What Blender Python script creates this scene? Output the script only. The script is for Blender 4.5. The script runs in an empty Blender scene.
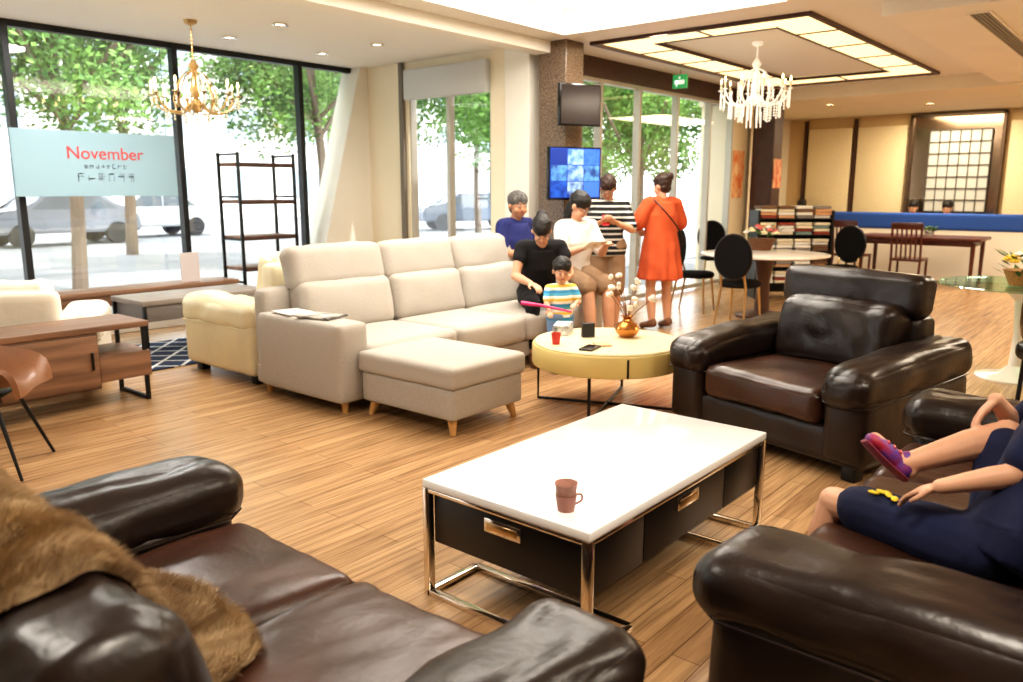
import bpy, bmesh, math, random
from mathutils import Vector, Matrix, noise
from mathutils.bvhtree import BVHTree
random.seed(7)
S=bpy.context.scene; C=S.collection
PI=math.pi
def R(d): return math.radians(d)
# ---------------------------------------------------------------- camera
F=796.0; TH=R(10.74); H=1.47
cam=bpy.data.cameras.new('camera'); co=bpy.data.objects.new('camera',cam); C.objects.link(co)
cam.sensor_width=36; cam.lens=28.0; cam.clip_end=300
cam.dof.use_dof=True; cam.dof.focus_distance=3.4; cam.dof.aperture_fstop=2.8
co.location=(0,0,H); co.rotation_euler=(R(90)-TH,0,R(-50.07)); S.camera=co
def ray(u,v):
    a=(u-511.5)/F; b=(341-v)/F
    f=math.cos(TH)+b*math.sin(TH); z=-math.sin(TH)+b*math.cos(TH)
    return Vector((.767*f+.642*a,.642*f-.767*a,z))
def P(u,v,z=0.0):
    d=ray(u,v); return Vector((0,0,H))+d*((z-H)/d.z)
def PY(u,v,Y):
    d=ray(u,v); return Vector((0,0,H))+d*(Y/d.y)
# ---------------------------------------------------------------- materials
def lin(c):
    o=[]
    for x in c[:3]:
        x=x/255.0; o.append(x/12.92 if x<=.04045 else ((x+.055)/1.055)**2.4)
    return (*o,1)
def M(name,col,rough=.5,metal=0,namt=0,nscale=8,bump=0,bscale=60,emit=0,col2=None,spec=.5,wrinkle=0,wscale=7):
    m=bpy.data.materials.new(name); m.use_nodes=True; nt=m.node_tree; b=nt.nodes['Principled BSDF']
    c=lin(col); b.inputs['Base Color'].default_value=c
    b.inputs['Roughness'].default_value=rough; b.inputs['Metallic'].default_value=metal
    b.inputs['Specular IOR Level'].default_value=spec
    tc=nt.nodes.new('ShaderNodeTexCoord')
    if namt or col2:
        n=nt.nodes.new('ShaderNodeTexNoise'); n.inputs['Scale'].default_value=nscale; n.inputs['Detail'].default_value=4
        nt.links.new(tc.outputs['Object'],n.inputs['Vector'])
        r=nt.nodes.new('ShaderNodeValToRGB'); r.color_ramp.elements[0].position=.35; r.color_ramp.elements[1].position=.65
        c2=lin(col2) if col2 else tuple(x*(1-namt) for x in c[:3])+(1,)
        r.color_ramp.elements[0].color=c2; r.color_ramp.elements[1].color=c
        nt.links.new(n.outputs['Fac'],r.inputs['Fac']); nt.links.new(r.outputs['Color'],b.inputs['Base Color'])
    if bump:
        n=nt.nodes.new('ShaderNodeTexNoise'); n.inputs['Scale'].default_value=bscale; n.inputs['Detail'].default_value=3
        nt.links.new(tc.outputs['Object'],n.inputs['Vector'])
        bp=nt.nodes.new('ShaderNodeBump'); bp.inputs['Strength'].default_value=bump; bp.inputs['Distance'].default_value=.01
        nt.links.new(n.outputs['Fac'],bp.inputs['Height'])
        if wrinkle:
            n2=nt.nodes.new('ShaderNodeTexNoise'); n2.inputs['Scale'].default_value=wscale; n2.inputs['Detail'].default_value=2.5; n2.inputs['Distortion'].default_value=.6
            try: n2.noise_type='RIDGED_MULTIFRACTAL'
            except Exception: pass
            nt.links.new(tc.outputs['Object'],n2.inputs['Vector'])
            b2=nt.nodes.new('ShaderNodeBump'); b2.inputs['Strength'].default_value=wrinkle; b2.inputs['Distance'].default_value=.02; b2.invert=True
            nt.links.new(n2.outputs['Fac'],b2.inputs['Height']); nt.links.new(b2.outputs['Normal'],bp.inputs['Normal'])
        nt.links.new(bp.outputs['Normal'],b.inputs['Normal'])
    if emit:
        b.inputs['Emission Color'].default_value=c; b.inputs['Emission Strength'].default_value=emit
    return m
def wood(name,c1,c2,rough=.4,axis=0,sc=3):
    m=M(name,c1,rough); nt=m.node_tree; b=nt.nodes['Principled BSDF']
    tc=nt.nodes.new('ShaderNodeTexCoord'); mp=nt.nodes.new('ShaderNodeMapping')
    s=[sc*8]*3; s[axis]=sc*.6; mp.inputs['Scale'].default_value=s
    n=nt.nodes.new('ShaderNodeTexNoise'); n.inputs['Scale'].default_value=1; n.inputs['Detail'].default_value=6
    r=nt.nodes.new('ShaderNodeValToRGB'); r.color_ramp.elements[0].position=.3; r.color_ramp.elements[1].position=.7
    r.color_ramp.elements[0].color=lin(c2); r.color_ramp.elements[1].color=lin(c1)
    nt.links.new(tc.outputs['Object'],mp.inputs['Vector']); nt.links.new(mp.outputs['Vector'],n.inputs['Vector'])
    nt.links.new(n.outputs['Fac'],r.inputs['Fac']); nt.links.new(r.outputs['Color'],b.inputs['Base Color'])
    return m
def stripes(name,cols,period,rough=.85,axis=2):
    m=M(name,cols[0],rough); nt=m.node_tree; b=nt.nodes['Principled BSDF']
    tc=nt.nodes.new('ShaderNodeTexCoord'); sx=nt.nodes.new('ShaderNodeSeparateXYZ')
    md=nt.nodes.new('ShaderNodeMath'); md.operation='DIVIDE'; md.inputs[1].default_value=period
    fr=nt.nodes.new('ShaderNodeMath'); fr.operation='FRACT'
    r=nt.nodes.new('ShaderNodeValToRGB'); r.color_ramp.interpolation='CONSTANT'
    while len(r.color_ramp.elements)<len(cols): r.color_ramp.elements.new(.5)
    for i,cc in enumerate(cols):
        r.color_ramp.elements[i].position=i/len(cols)
    for i,cc in enumerate(cols): r.color_ramp.elements[i].color=lin(cc)
    nt.links.new(tc.outputs['Object'],sx.inputs[0]); nt.links.new(sx.outputs[axis],md.inputs[0])
    nt.links.new(md.outputs[0],fr.inputs[0]); nt.links.new(fr.outputs[0],r.inputs['Fac']); nt.links.new(r.outputs['Color'],b.inputs['Base Color'])
    return m
def glassmat(name,tint=(1,1,1),gl=.08):
    m=bpy.data.materials.new(name); m.use_nodes=True; nt=m.node_tree; nt.nodes.clear()
    o=nt.nodes.new('ShaderNodeOutputMaterial'); mx=nt.nodes.new('ShaderNodeMixShader'); t=nt.nodes.new('ShaderNodeBsdfTransparent'); g=nt.nodes.new('ShaderNodeBsdfGlossy')
    t.inputs[0].default_value=(*tint,1); g.inputs['Roughness'].default_value=.03; mx.inputs[0].default_value=gl
    nt.links.new(t.outputs[0],mx.inputs[1]); nt.links.new(g.outputs[0],mx.inputs[2]); nt.links.new(mx.outputs[0],o.inputs[0]); return m
def floormat():
    m=M('plank_floor',(200,160,118),.26); nt=m.node_tree; b=nt.nodes['Principled BSDF']
    tc=nt.nodes.new('ShaderNodeTexCoord')
    br=nt.nodes.new('ShaderNodeTexBrick'); br.inputs['Scale'].default_value=1; br.inputs['Brick Width'].default_value=1.3; br.inputs['Row Height'].default_value=.10
    br.inputs['Mortar Size'].default_value=.0018; br.offset=.37
    br.inputs['Color1'].default_value=lin((204,166,122)); br.inputs['Color2'].default_value=lin((186,147,106)); br.inputs['Mortar'].default_value=lin((130,98,68))
    nt.links.new(tc.outputs['Object'],br.inputs['Vector'])
    mp=nt.nodes.new('ShaderNodeMapping'); mp.inputs['Scale'].default_value=(1.6,34,1); nt.links.new(tc.outputs['Object'],mp.inputs['Vector'])
    n=nt.nodes.new('ShaderNodeTexNoise'); n.inputs['Scale'].default_value=1; n.inputs['Detail'].default_value=7; n.inputs['Roughness'].default_value=.65
    nt.links.new(mp.outputs[0],n.inputs['Vector'])
    r=nt.nodes.new('ShaderNodeValToRGB'); r.color_ramp.elements[0].position=.35; r.color_ramp.elements[1].position=.62
    r.color_ramp.elements[0].color=(.38,.33,.29,1); r.color_ramp.elements[1].color=(1,1,1,1)
    nt.links.new(n.outputs['Fac'],r.inputs['Fac'])
    mx=nt.nodes.new('ShaderNodeMix'); mx.data_type='RGBA'; mx.blend_type='MULTIPLY'; mx.inputs[0].default_value=.75
    nt.links.new(br.outputs['Color'],mx.inputs[6]); nt.links.new(r.outputs['Color'],mx.inputs[7]); nt.links.new(mx.outputs[2],b.inputs['Base Color'])
    return m
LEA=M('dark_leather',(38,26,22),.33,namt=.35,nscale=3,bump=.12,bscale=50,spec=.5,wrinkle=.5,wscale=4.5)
LEA_LIT=M('dark_leather_lit_seat',(72,44,31),.32,namt=.45,nscale=3,bump=.10,bscale=50,spec=.5,wrinkle=.28,wscale=3.5)  # same near-black hide; warm light on the seats put into the base colour
BEI=M('beige_fabric',(188,181,172),.95,namt=.12,nscale=120,bump=.3,bscale=300,spec=.2)
CRE=M('cream_leather',(230,218,184),.4,namt=.08,nscale=4,bump=.1,bscale=40,wrinkle=.2)
WHI=M('white_leather',(236,228,212),.4,bump=.1,bscale=40,wrinkle=.2)
CHROME=M('chrome',(225,218,208),.12,1)
BRASSY=M('brass',(200,170,125),.3,1)
BLK=M('black_metal',(18,18,20),.4,.2)
BLKG=M('black_gloss',(16,15,16),.12)
PLAS=M('white_plaster',(240,236,226),.8,namt=.03,nscale=2)
CREAMW=M('cream_wall',(238,228,204),.8,namt=.03,nscale=2)
CEIL=M('ceiling_paint',(236,233,226),.85)
BROWN=M('brown_wood_trim',(78,48,34),.4,namt=.3,nscale=10)
GRAN=M('brown_granite',(132,110,90),.25,namt=.6,nscale=60)
WOODG=wood('walnut_greyed',(150,112,85),(100,72,54),.45,0,2)
WOODY=wood('light_leg_wood',(215,170,105),(190,140,80),.4,2,3)
WOODR=wood('red_brown_wood',(104,52,36),(70,34,24),.3,0,2)
MARB=M('white_stone_top',(246,246,246),.12,namt=.03,nscale=3)
YEL=M('pale_yellow_lacquer',(224,202,134),.35,namt=.05,nscale=4)
GLASS=glassmat('window_glass')
FLOOR=floormat()
# ---------------------------------------------------------------- object helpers
def thing(name,label,cat,loc=(0,0,0),rz=0,group=None):
    o=bpy.data.objects.new(name,None); C.objects.link(o); o.empty_display_size=.1
    o.location=loc; o.rotation_euler=(0,0,rz); o['label']=label; o['category']=cat
    if group:o['group']=group
    return o
def tag(o,label,cat,group=None,kind=None):
    o['label']=label; o['category']=cat
    if group:o['group']=group
    if kind:o['kind']=kind
    return o
def obj(name,bm,m,parent=None,smooth=True,ang=38,loc=None,rz=0):
    bmesh.ops.recalc_face_normals(bm,faces=bm.faces[:])
    for f in bm.faces: f.smooth=smooth
    if smooth:
        for e in bm.edges:
            if len(e.link_faces)==2 and e.calc_face_angle(0)>R(ang): e.smooth=False
    me=bpy.data.meshes.new(name); bm.to_mesh(me); bm.free()
    o=bpy.data.objects.new(name,me); C.objects.link(o)
    if m: me.materials.append(m)
    if parent:o.parent=parent
    if loc is not None:o.location=loc
    if rz:o.rotation_euler=(0,0,rz)
    return o
def struct(name,bm,m,parent=None,smooth=True):
    o=obj(name,bm,m,parent,smooth)
    if not parent:o['kind']='structure'
    return o
def dup(root,loc,rz=0,label=None,group=None,scale=None):
    r=root.copy(); C.objects.link(r); r.location=loc; r.rotation_euler=(0,0,rz)
    if scale:r.scale=scale
    if label:r['label']=label
    if group:r['group']=group
    for ch in list(root.children):
        c=ch.copy(); C.objects.link(c); c.parent=r
        for g in ch.children:
            d=g.copy(); C.objects.link(d); d.parent=c
    return r
def B(): return bmesh.new()
def merge(bm,tmp,mat=None):
    if mat is not None: bmesh.ops.transform(tmp,matrix=mat,verts=tmp.verts[:])
    me=bpy.data.meshes.new('t'); tmp.to_mesh(me); tmp.free(); bm.from_mesh(me); bpy.data.meshes.remove(me)
def rotm(rot):
    if rot is None: return Matrix.Identity(4)
    if isinstance(rot,Matrix): return rot.to_4x4()
    return Matrix.Rotation(rot[2],4,'Z')@Matrix.Rotation(rot[1],4,'Y')@Matrix.Rotation(rot[0],4,'X')
def box(bm,c,s,bev=.004,rot=None):
    t=B(); bmesh.ops.create_cube(t,size=1); bmesh.ops.scale(t,vec=Vector(s),verts=t.verts[:])
    bev=min(bev,min(s)*.45)
    if bev>0: bmesh.ops.bevel(t,geom=t.edges[:],offset=bev,segments=2,affect='EDGES',profile=.5)
    merge(bm,t,Matrix.Translation(c)@rotm(rot)); return bm
def bb(bm,x0,x1,y0,y1,z0,z1,bev=.004): return box(bm,((x0+x1)/2,(y0+y1)/2,(z0+z1)/2),(x1-x0,y1-y0,z1-z0),bev)
def soft(bm,c,s,r=.05,puff=(0,0,0),wr=0,seed=0,rot=None,n=12,wf=5,crease=0,sag=0):
    h=Vector(s)/2; rr=min(r,h.x,h.y,h.z)
    t=B(); bmesh.ops.create_cube(t,size=2); bmesh.ops.subdivide_edges(t,edges=t.edges[:],cuts=n,use_grid_fill=True)
    off=Vector((seed*3.1,seed*1.7,seed*.9))
    for v in t.verts:
        q=Vector([math.sin(max(-1,min(1,x))*PI/2) for x in v.co])
        p=Vector([q[i]*h[i] for i in range(3)])
        cc=Vector([max(-(h[i]-rr),min(h[i]-rr,p[i])) for i in range(3)])
        d=p-cc
        if d.length>1e-7: dn=d.normalized(); p=cc+dn*rr
        else: dn=Vector((0,0,1))
        for k in range(3):
            if puff[k]:
                i,j=(k+1)%3,(k+2)%3
                p[k]+=puff[k]*q[k]*(1-q[i]**2)*(1-q[j]**2)
        if wr:
            p+=dn*(noise.noise(p*wf+off)*wr)
        if crease:
            g=1-abs(noise.noise(Vector((p.x*9,p.y*3,p.z*3))+off))*6
            if g>0: p-=dn*crease*g
        if sag: p.z+=sag*(q.y*.5)
        v.co=p
    merge(bm,t,Matrix.Translation(c)@rotm(rot)); return bm
def smoothpts(pts,n=6):
    pts=[Vector(p) for p in pts]; out=[]
    for i in range(len(pts)-1):
        p0=pts[max(i-1,0)];p1=pts[i];p2=pts[i+1];p3=pts[min(i+2,len(pts)-1)]
        for k in range(n):
            t=k/n
            out.append(.5*((2*p1)+(p2-p0)*t+(2*p0-5*p1+4*p2-p3)*t*t+(3*p1-p0-3*p2+p3)*t**3))
    out.append(pts[-1]); return out
def etube(bm,pts,rr,side=(1,0,0),n=12):
    pts=[Vector(p) for p in pts]; side=Vector(side); rings=[]
    for i,p in enumerate(pts):
        t=(pts[min(i+1,len(pts)-1)]-pts[max(i-1,0)])
        if t.length<1e-9: t=Vector((0,0,1))
        t.normalize(); s=side-t*side.dot(t)
        if s.length<1e-4: s=t.orthogonal()
        s.normalize(); f=t.cross(s); side=s
        a,b=rr[i] if isinstance(rr[i],(tuple,list)) else (rr[i],rr[i])
        rings.append([bm.verts.new(p+s*math.cos(2*PI*k/n)*a+f*math.sin(2*PI*k/n)*b) for k in range(n)])
    for i in range(len(rings)-1):
        for k in range(n):
            bm.faces.new((rings[i][k],rings[i][(k+1)%n],rings[i+1][(k+1)%n],rings[i+1][k]))
    bm.faces.new(rings[0][::-1]); bm.faces.new(rings[-1]); return bm
def tube(bm,pts,r,n=8,side=(.13,.7,.33)):
    if not isinstance(r,(list,tuple)): r=[r]*len(pts)
    return etube(bm,pts,list(r),side,n)
def lathe(bm,prof,c=(0,0,0),n=28):
    c=Vector(c); rings=[]
    for r,z in prof:
        if r<1e-5: rings.append([bm.verts.new(c+Vector((0,0,z)))])
        else: rings.append([bm.verts.new(c+Vector((r*math.cos(2*PI*k/n),r*math.sin(2*PI*k/n),z))) for k in range(n)])
    for a,b in zip(rings,rings[1:]):
        for k in range(n):
            k2=(k+1)%n
            if len(a)==1 and len(b)==1: continue
            if len(a)==1: bm.faces.new((a[0],b[k2],b[k]))
            elif len(b)==1: bm.faces.new((a[k],a[k2],b[0]))
            else: bm.faces.new((a[k],a[k2],b[k2],b[k]))
    return bm
def ball(bm,c,r,rot=None,sub=2):
    t=B(); bmesh.ops.create_icosphere(t,subdivisions=sub,radius=1)
    rr=Vector((r,r,r)) if not isinstance(r,(tuple,list,Vector)) else Vector(r)
    merge(bm,t,Matrix.Translation(c)@rotm(rot)@Matrix.Diagonal((*rr,1))); return bm
def limb(bm,a,b,ra,rb):
    a=Vector(a);b=Vector(b)
    n=5; pts=[a.lerp(b,i/n) for i in range(n+1)]
    tube(bm,pts,[ra+(rb-ra)*i/n for i in range(n+1)],12)
    ball(bm,a,ra);ball(bm,b,rb)
def poly(bm,pts,th):
    a=[bm.verts.new(Vector(p)) for p in pts]; b=[bm.verts.new(Vector(p)+Vector(th)) for p in pts]
    bm.faces.new(a); bm.faces.new(b[::-1])
    for i in range(len(a)):
        j=(i+1)%len(a); bm.faces.new((a[i],a[j],b[j],b[i]))
    return bm
def remesh(name,bm,m,parent,vox=.008,it=3):
    bmesh.ops.recalc_face_normals(bm,faces=bm.faces[:])
    me=bpy.data.meshes.new('tmp'); bm.to_mesh(me); bm.free()
    o=bpy.data.objects.new('tmp',me); C.objects.link(o)
    a=o.modifiers.new('r','REMESH'); a.mode='VOXEL'; a.voxel_size=vox; a.use_smooth_shade=True
    if it:
        s=o.modifiers.new('s','SMOOTH'); s.factor=.5; s.iterations=it
    dg=bpy.context.evaluated_depsgraph_get(); me2=bpy.data.meshes.new_from_object(o.evaluated_get(dg)); me2.name=name
    bpy.data.objects.remove(o); bpy.data.meshes.remove(me)
    me2.materials.clear(); me2.materials.append(m)
    for p in me2.polygons: p.use_smooth=True
    r=bpy.data.objects.new(name,me2); C.objects.link(r); r.parent=parent; return r
def text(name,body,size,m,parent,loc,rot,ext=.002,bold=0):
    cu=bpy.data.curves.new('t','FONT'); cu.body=body; cu.size=size; cu.extrude=ext; cu.align_x='CENTER'; cu.align_y='CENTER'; cu.offset=bold
    o=bpy.data.objects.new('t',cu); C.objects.link(o)
    dg=bpy.context.evaluated_depsgraph_get(); me=bpy.data.meshes.new_from_object(o.evaluated_get(dg)); bpy.data.objects.remove(o)
    me.name=name; me.materials.clear(); me.materials.append(m)
    r=bpy.data.objects.new(name,me); C.objects.link(r); r.parent=parent; r.location=loc; r.rotation_euler=rot; return r
# ---------------------------------------------------------------- people
SKIN=M('skin',(214,164,134),.5,namt=.08,nscale=12); SKIN2=M('skin_tan',(188,136,104),.5,namt=.08,nscale=12)
HAIR=M('black_hair',(24,18,17),.45,namt=.4,nscale=40,bump=.8,bscale=90)
HAIRB=M('brown_hair',(58,34,22),.45,namt=.4,nscale=40,bump=.8,bscale=90)
HAIRG=M('greying_hair',(110,106,104),.6,col2=(50,48,48),nscale=60,bump=.8,bscale=90)
EYEW=M('eye_white',(215,208,200),.3); EYED=M('eye_dark',(20,14,12),.2); LIP=M('lip',(170,92,82),.5)
def hand(bm,wr,d,n,k=1,curl=.5,thumb=1):
    d=Vector(d).normalized(); n=Vector(n); n=(n-d*n.dot(d)).normalized(); s=d.cross(n)
    rot=Matrix((s,d,n)).transposed()
    ball(bm,wr+d*.045*k,Vector((.038,.052,.017))*k,rot)
    for i in range(4):
        L=[.9,1.05,1.0,.8][i]; p=wr+d*.082*k+s*(i-1.5)*.0195*k*thumb; a=0
        for j,l in enumerate((.04,.027,.02)):
            a+=curl*(.6 if j==0 else .8)
            q=p+(d*math.cos(a)+n*math.sin(a))*l*L*k
            limb(bm,p,q,(.0095-.001*j)*k,(.0088-.001*j)*k); p=q
    p=wr+d*.025*k-s*.03*k*thumb; q=p+(d*.7-s*.55*thumb+n*.3).normalized()*.045*k; limb(bm,p,q,.012*k,.01*k)
    limb(bm,q,q+(d*.9+n*.4*curl).normalized()*.03*k,.01*k,.008*k)
def figure(name,label,loc,rz,J,skin=SKIN,k=1.0,hs=1.0,shirt=None,sleeve=.55,pants=None,plen=.7,dress=None,hem=None,hair=HAIR,bun=False,longhair=False,shoes=None,glasses=False,vox=.008,fem=0,curl=(.5,.5),shirt_low=.0,wd=1.08,face=1.0,belly=0,chunky=False):
    t=thing(name,label,'person',loc,rz)
    V={a:([Vector(x) for x in b] if isinstance(b,list) else Vector(b)) for a,b in J.items()}
    pel,chest,neck,head=V['pel'],V['chest'],V['neck'],V['head']
    side=(V['sh'][0]-V['sh'][1]).normalized()
    waist=pel.lerp(chest,.42)
    f=V['look'].normalized(); up=Vector((0,0,1)); up=(up-f*up.dot(f)).normalized(); s=f.cross(up)
    HR=Matrix((s,f,up)).transposed(); hk=k*hs
    def torso(bm,e,lo=0):
        w=1-.08*fem
        shm=(V['sh'][0]+V['sh'][1])/2
        low=pel+(pel-chest).normalized()*(.07*k+lo)
        pts=[low,pel,waist,chest,shm.lerp(neck,.25)]
        rr=[(.14,.1),(.158,.112),(.13*w+belly*.6,.1+belly),(.15*w,.112),(.10,.07)]
        rr=[(a*k*wd+e,b*k*wd+e) for a,b in rr]
        P2=smoothpts(pts,4); R2=[]
        for i in range(len(pts)-1):
            for q in range(4): u=q/4; R2.append(tuple(rr[i][c]*(1-u)+rr[i+1][c]*u for c in (0,1)))
        R2.append(rr[-1])
        etube(bm,P2,R2,side,20)
        for q in (0,1): limb(bm,shm.lerp(neck,.1),V['sh'][q],.058*k+e*.7,.054*k+e*.7)
    bm=B(); torso(bm,0)
    limb(bm,neck-(neck-chest)*.15,head-up*.05*hk,.053*k,.048*k)
    ball(bm,head+up*.018*hk-f*.008*hk,Vector((.074*face,.093,.098))*hk,HR,3)
    ball(bm,head-up*.05*hk+f*.018*hk,Vector((.057*face,.066,.066))*hk,HR,3)
    ball(bm,head-up*.098*hk+f*.05*hk,Vector((.024*face,.02,.018))*hk,HR)
    limb(bm,head+up*.005*hk+f*.082*hk,head-up*.032*hk+f*.1*hk,.008*hk,.0125*hk)
    for q in (-1,1):
        ball(bm,head+s*q*.078*face*hk-up*.012*hk-f*.008*hk,Vector((.012,.018,.03))*hk,HR)
        ball(bm,head+s*q*.036*face*hk-up*.04*hk+f*.055*hk,Vector((.027,.026,.027))*hk*face,HR)
    for i in (0,1):
        limb(bm,V['sh'][i],V['el'][i],.05*k,.04*k); 
        m=V['el'][i].lerp(V['wr'][i],.3); limb(bm,V['el'][i],m,.039*k,.04*k); limb(bm,m,V['wr'][i],.04*k,.026*k)
        dd=V['wr'][i]-V['el'][i]; pn=V.get('palm',[Vector((0,0,-1))]*2)[i]
        hand(bm,V['wr'][i],V['hd'][i] if 'hd' in V else dd,pn,k,curl[i],1 if i==0 else -1)
        limb(bm,V['hip'][i],V['kn'][i],.085*k,.057*k)
        m=V['kn'][i].lerp(V['an'][i],.35)
        limb(bm,V['kn'][i],m,.053*k,.058*k); limb(bm,m,V['an'][i],.058*k,.036*k)
        an,toe=V['an'][i],V['toe'][i]
        limb(bm,an,toe,.032*k,.024*k); ball(bm,an+(an-toe).normalized()*.03*k-Vector((0,0,.015*k))*(0 if chunky else 1),.031*k)
    remesh('body',bm,skin,t,vox)
    for q in (-1,1):
        e=B(); ball(e,head+s*q*.031*hk+up*.002*hk+f*.0825*hk,Vector((.0125,.006,.005))*hk,HR); ey=obj('eye',e,EYEW,t)
        e=B(); ball(e,head+s*q*.031*hk+up*.001*hk+f*.0875*hk,Vector((.0065,.003,.005))*hk,HR); obj('pupil',e,EYED,ey)
        e=B(); limb(e,head+s*q*.018*hk+up*.021*hk+f*.086*hk,head+s*q*.044*hk+up*.022*hk+f*.077*hk,.003*hk,.0022*hk); obj('eyebrow',e,hair,t)
    e=B(); ball(e,head-up*.058*hk+f*.083*hk,Vector((.02,.007,.006))*hk,HR); obj('mouth',e,LIP,t)
    h=B(); ball(h,head+up*.048*hk-f*.019*hk,Vector((.087*face,.106,.091))*hk,HR,3)
    if longhair: ball(h,head-up*.03*hk-f*.05*hk,Vector((.082,.062,.105))*hk,HR,3); ball(h,head-up*.1*hk-f*.05*hk,Vector((.065,.045,.07))*hk,HR,3)
    else: ball(h,head-up*.02*hk-f*.045*hk,Vector((.074,.058,.066))*hk,HR,3)
    if bun: ball(h,head+up*.085*hk-f*.10*hk,.05*hk)
    for v in h.verts: v.co+=(v.co-head).normalized()*noise.noise(v.co*45)*.012
    remesh('hair',h,hair,t,.006,1)
    if glasses:
        g=B()
        for q in (-1,1):
            c=head+s*q*.033*hk+f*.102*hk
            ps=[c+s*math.cos(a)*.024*hk+up*math.sin(a)*.018*hk for a in [2*PI*j/12 for j in range(13)]]
            tube(g,ps,.002,5); tube(g,[c+s*q*.024*hk,head+s*q*.08*hk+f*.0*hk],.002,5)
        tube(g,[head-s*.01*hk+f*.104*hk,head+s*.01*hk+f*.104*hk],.002,5)
        obj('glasses',g,BLK,t)
    def rumple(b,a=.012,sc=9):
        for v in b.verts: v.co+=noise.noise_vector(v.co*sc)*a
    if shirt:
        b=B(); torso(b,.02*k,shirt_low)
        for i in (0,1):
            if sleeve<=1: limb(b,V['sh'][i],V['sh'][i].lerp(V['el'][i],sleeve),.066*k,.066*k)
            else:
                limb(b,V['sh'][i],V['el'][i],.062*k,.052*k); limb(b,V['el'][i],V['el'][i].lerp(V['wr'][i],sleeve-1),.052*k,.038*k)
        rumple(b,.012*k); remesh('shirt',b,shirt,t,.01,2)
    if dress:
        b=B(); torso(b,.02*k)
        for i in (0,1): limb(b,V['sh'][i],V['sh'][i].lerp(V['el'][i],sleeve),.07*k,.088*k)
        h0=pel; hz=Vector(hem)
        ps=smoothpts([chest,waist,h0,h0.lerp(hz,.5),hz],4); base=[(.175,.14),(.19,.145),(.205,.165),(.225,.19),(.25,.215)]
        rs=[]
        for i in range(4):
            for q in range(4): u=q/4; rs.append(tuple((base[i][c]*(1-u)+base[i+1][c]*u)*k for c in (0,1)))
        rs.append(tuple(x*k for x in base[-1])); n0=len(b.verts); etube(b,ps,rs,side,36)
        b.verts.ensure_lookup_table()
        for v in b.verts[n0:]:
            if v.co.z<h0.z+.1:
                a=math.atan2(v.co.y,v.co.x); w=(h0.z+.1-v.co.z)/(h0.z-hz.z); v.co+=Vector((v.co.x,v.co.y,0)).normalized()*.018*w*math.sin(a*9)
        rumple(b,.012,7); remesh('dress',b,dress,t,.010,2)
    if pants:
        b=B(); etube(b,[pel+(pel-chest).normalized()*.08*k,pel,pel.lerp(chest,.28)],[(.15*k*wd,.11*k*wd),(.178*k*wd,.13*k*wd),(.15*k*wd,.115*k*wd)],side,20)
        for i in (0,1):
            if plen<=1: limb(b,V['hip'][i],V['hip'][i].lerp(V['kn'][i],plen),.108*k,.10*k)
            else:
                limb(b,V['hip'][i],V['kn'][i],.1*k,.07*k); limb(b,V['kn'][i],V['kn'][i].lerp(V['an'][i],plen-1),.07*k,.055*k)
        rumple(b,.014*k,10); remesh('trousers' if plen>1 else 'shorts',b,pants,t,.009,2)
    if shoes:
        for i in (0,1):
            an,toe=V['an'][i],V['toe'][i]; d=(toe-an).normalized()
            if chunky:
                sn=(V['kn'][i]-an).normalized(); n2=(sn-d*sn.dot(d)).normalized(); sd=d.cross(n2)
                rm=Matrix((sd,d,n2)).transposed(); mid=an.lerp(toe,.5)
                b=B(); ball(b,mid-n2*.004,(.031,.066,.026),rm,3); ball(b,an-d*.006-n2*.004,(.029,.034,.034),rm,3); limb(b,an,an+n2*.020,.028,.026); ball(b,toe-n2*.008-d*.01,(.032,.034,.021),rm,3)
                sh=remesh('shoe',b,shoes,t,.005,1)
                b=B(); ps=[an-d*.036-n2*.028,mid-n2*.031,toe+d*.018-n2*.027]; etube(b,smoothpts(ps,5),[(.026,.007)]+[(.033,.008)]*9+[(.024,.007)],sd,16); obj('sole',b,SOLE,sh)
                for qq in (.3,.5,.7):
                    b=B(); c=an.lerp(toe,qq)+n2*(.023-.008*qq); tube(b,smoothpts([c-sd*.024-n2*.006,c+n2*.004,c+sd*.024-n2*.006],4),.004,6); obj('strap',b,STRAP,sh)
            else:
                b=B(); limb(b,an-d*.03*k-Vector((0,0,.02*k)),toe,.042*k,.034*k); limb(b,an-d*.02*k,an+d*.03*k,.042*k,.038*k)
                remesh('shoe',b,shoes,t,.008)
    return t
def stand(h=1.65,**kw):
    q=h/1.65
    J=dict(pel=(0,0,.93),chest=(0,0,1.24),neck=(0,-.005,1.42),head=(0,.02,1.54),look=(0,1,-.1),
      sh=[(.17,0,1.36),(-.17,0,1.36)],el=[(.22,-.03,1.09),(-.22,-.03,1.09)],wr=[(.22,.06,.86),(-.22,.06,.86)],
      hip=[(.085,0,.86),(-.085,0,.86)],kn=[(.1,.02,.48),(-.1,.02,.48)],an=[(.1,-.03,.085),(-.1,-.03,.085)],toe=[(.12,.13,.03),(-.12,.13,.03)])
    def sc(x): return [tuple(c*q for c in y) for y in x] if isinstance(x,list) else tuple(c*q for c in x)
    J={a:(sc(b) if a!='look' else b) for a,b in J.items()}
    J.update(kw); return J
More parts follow.
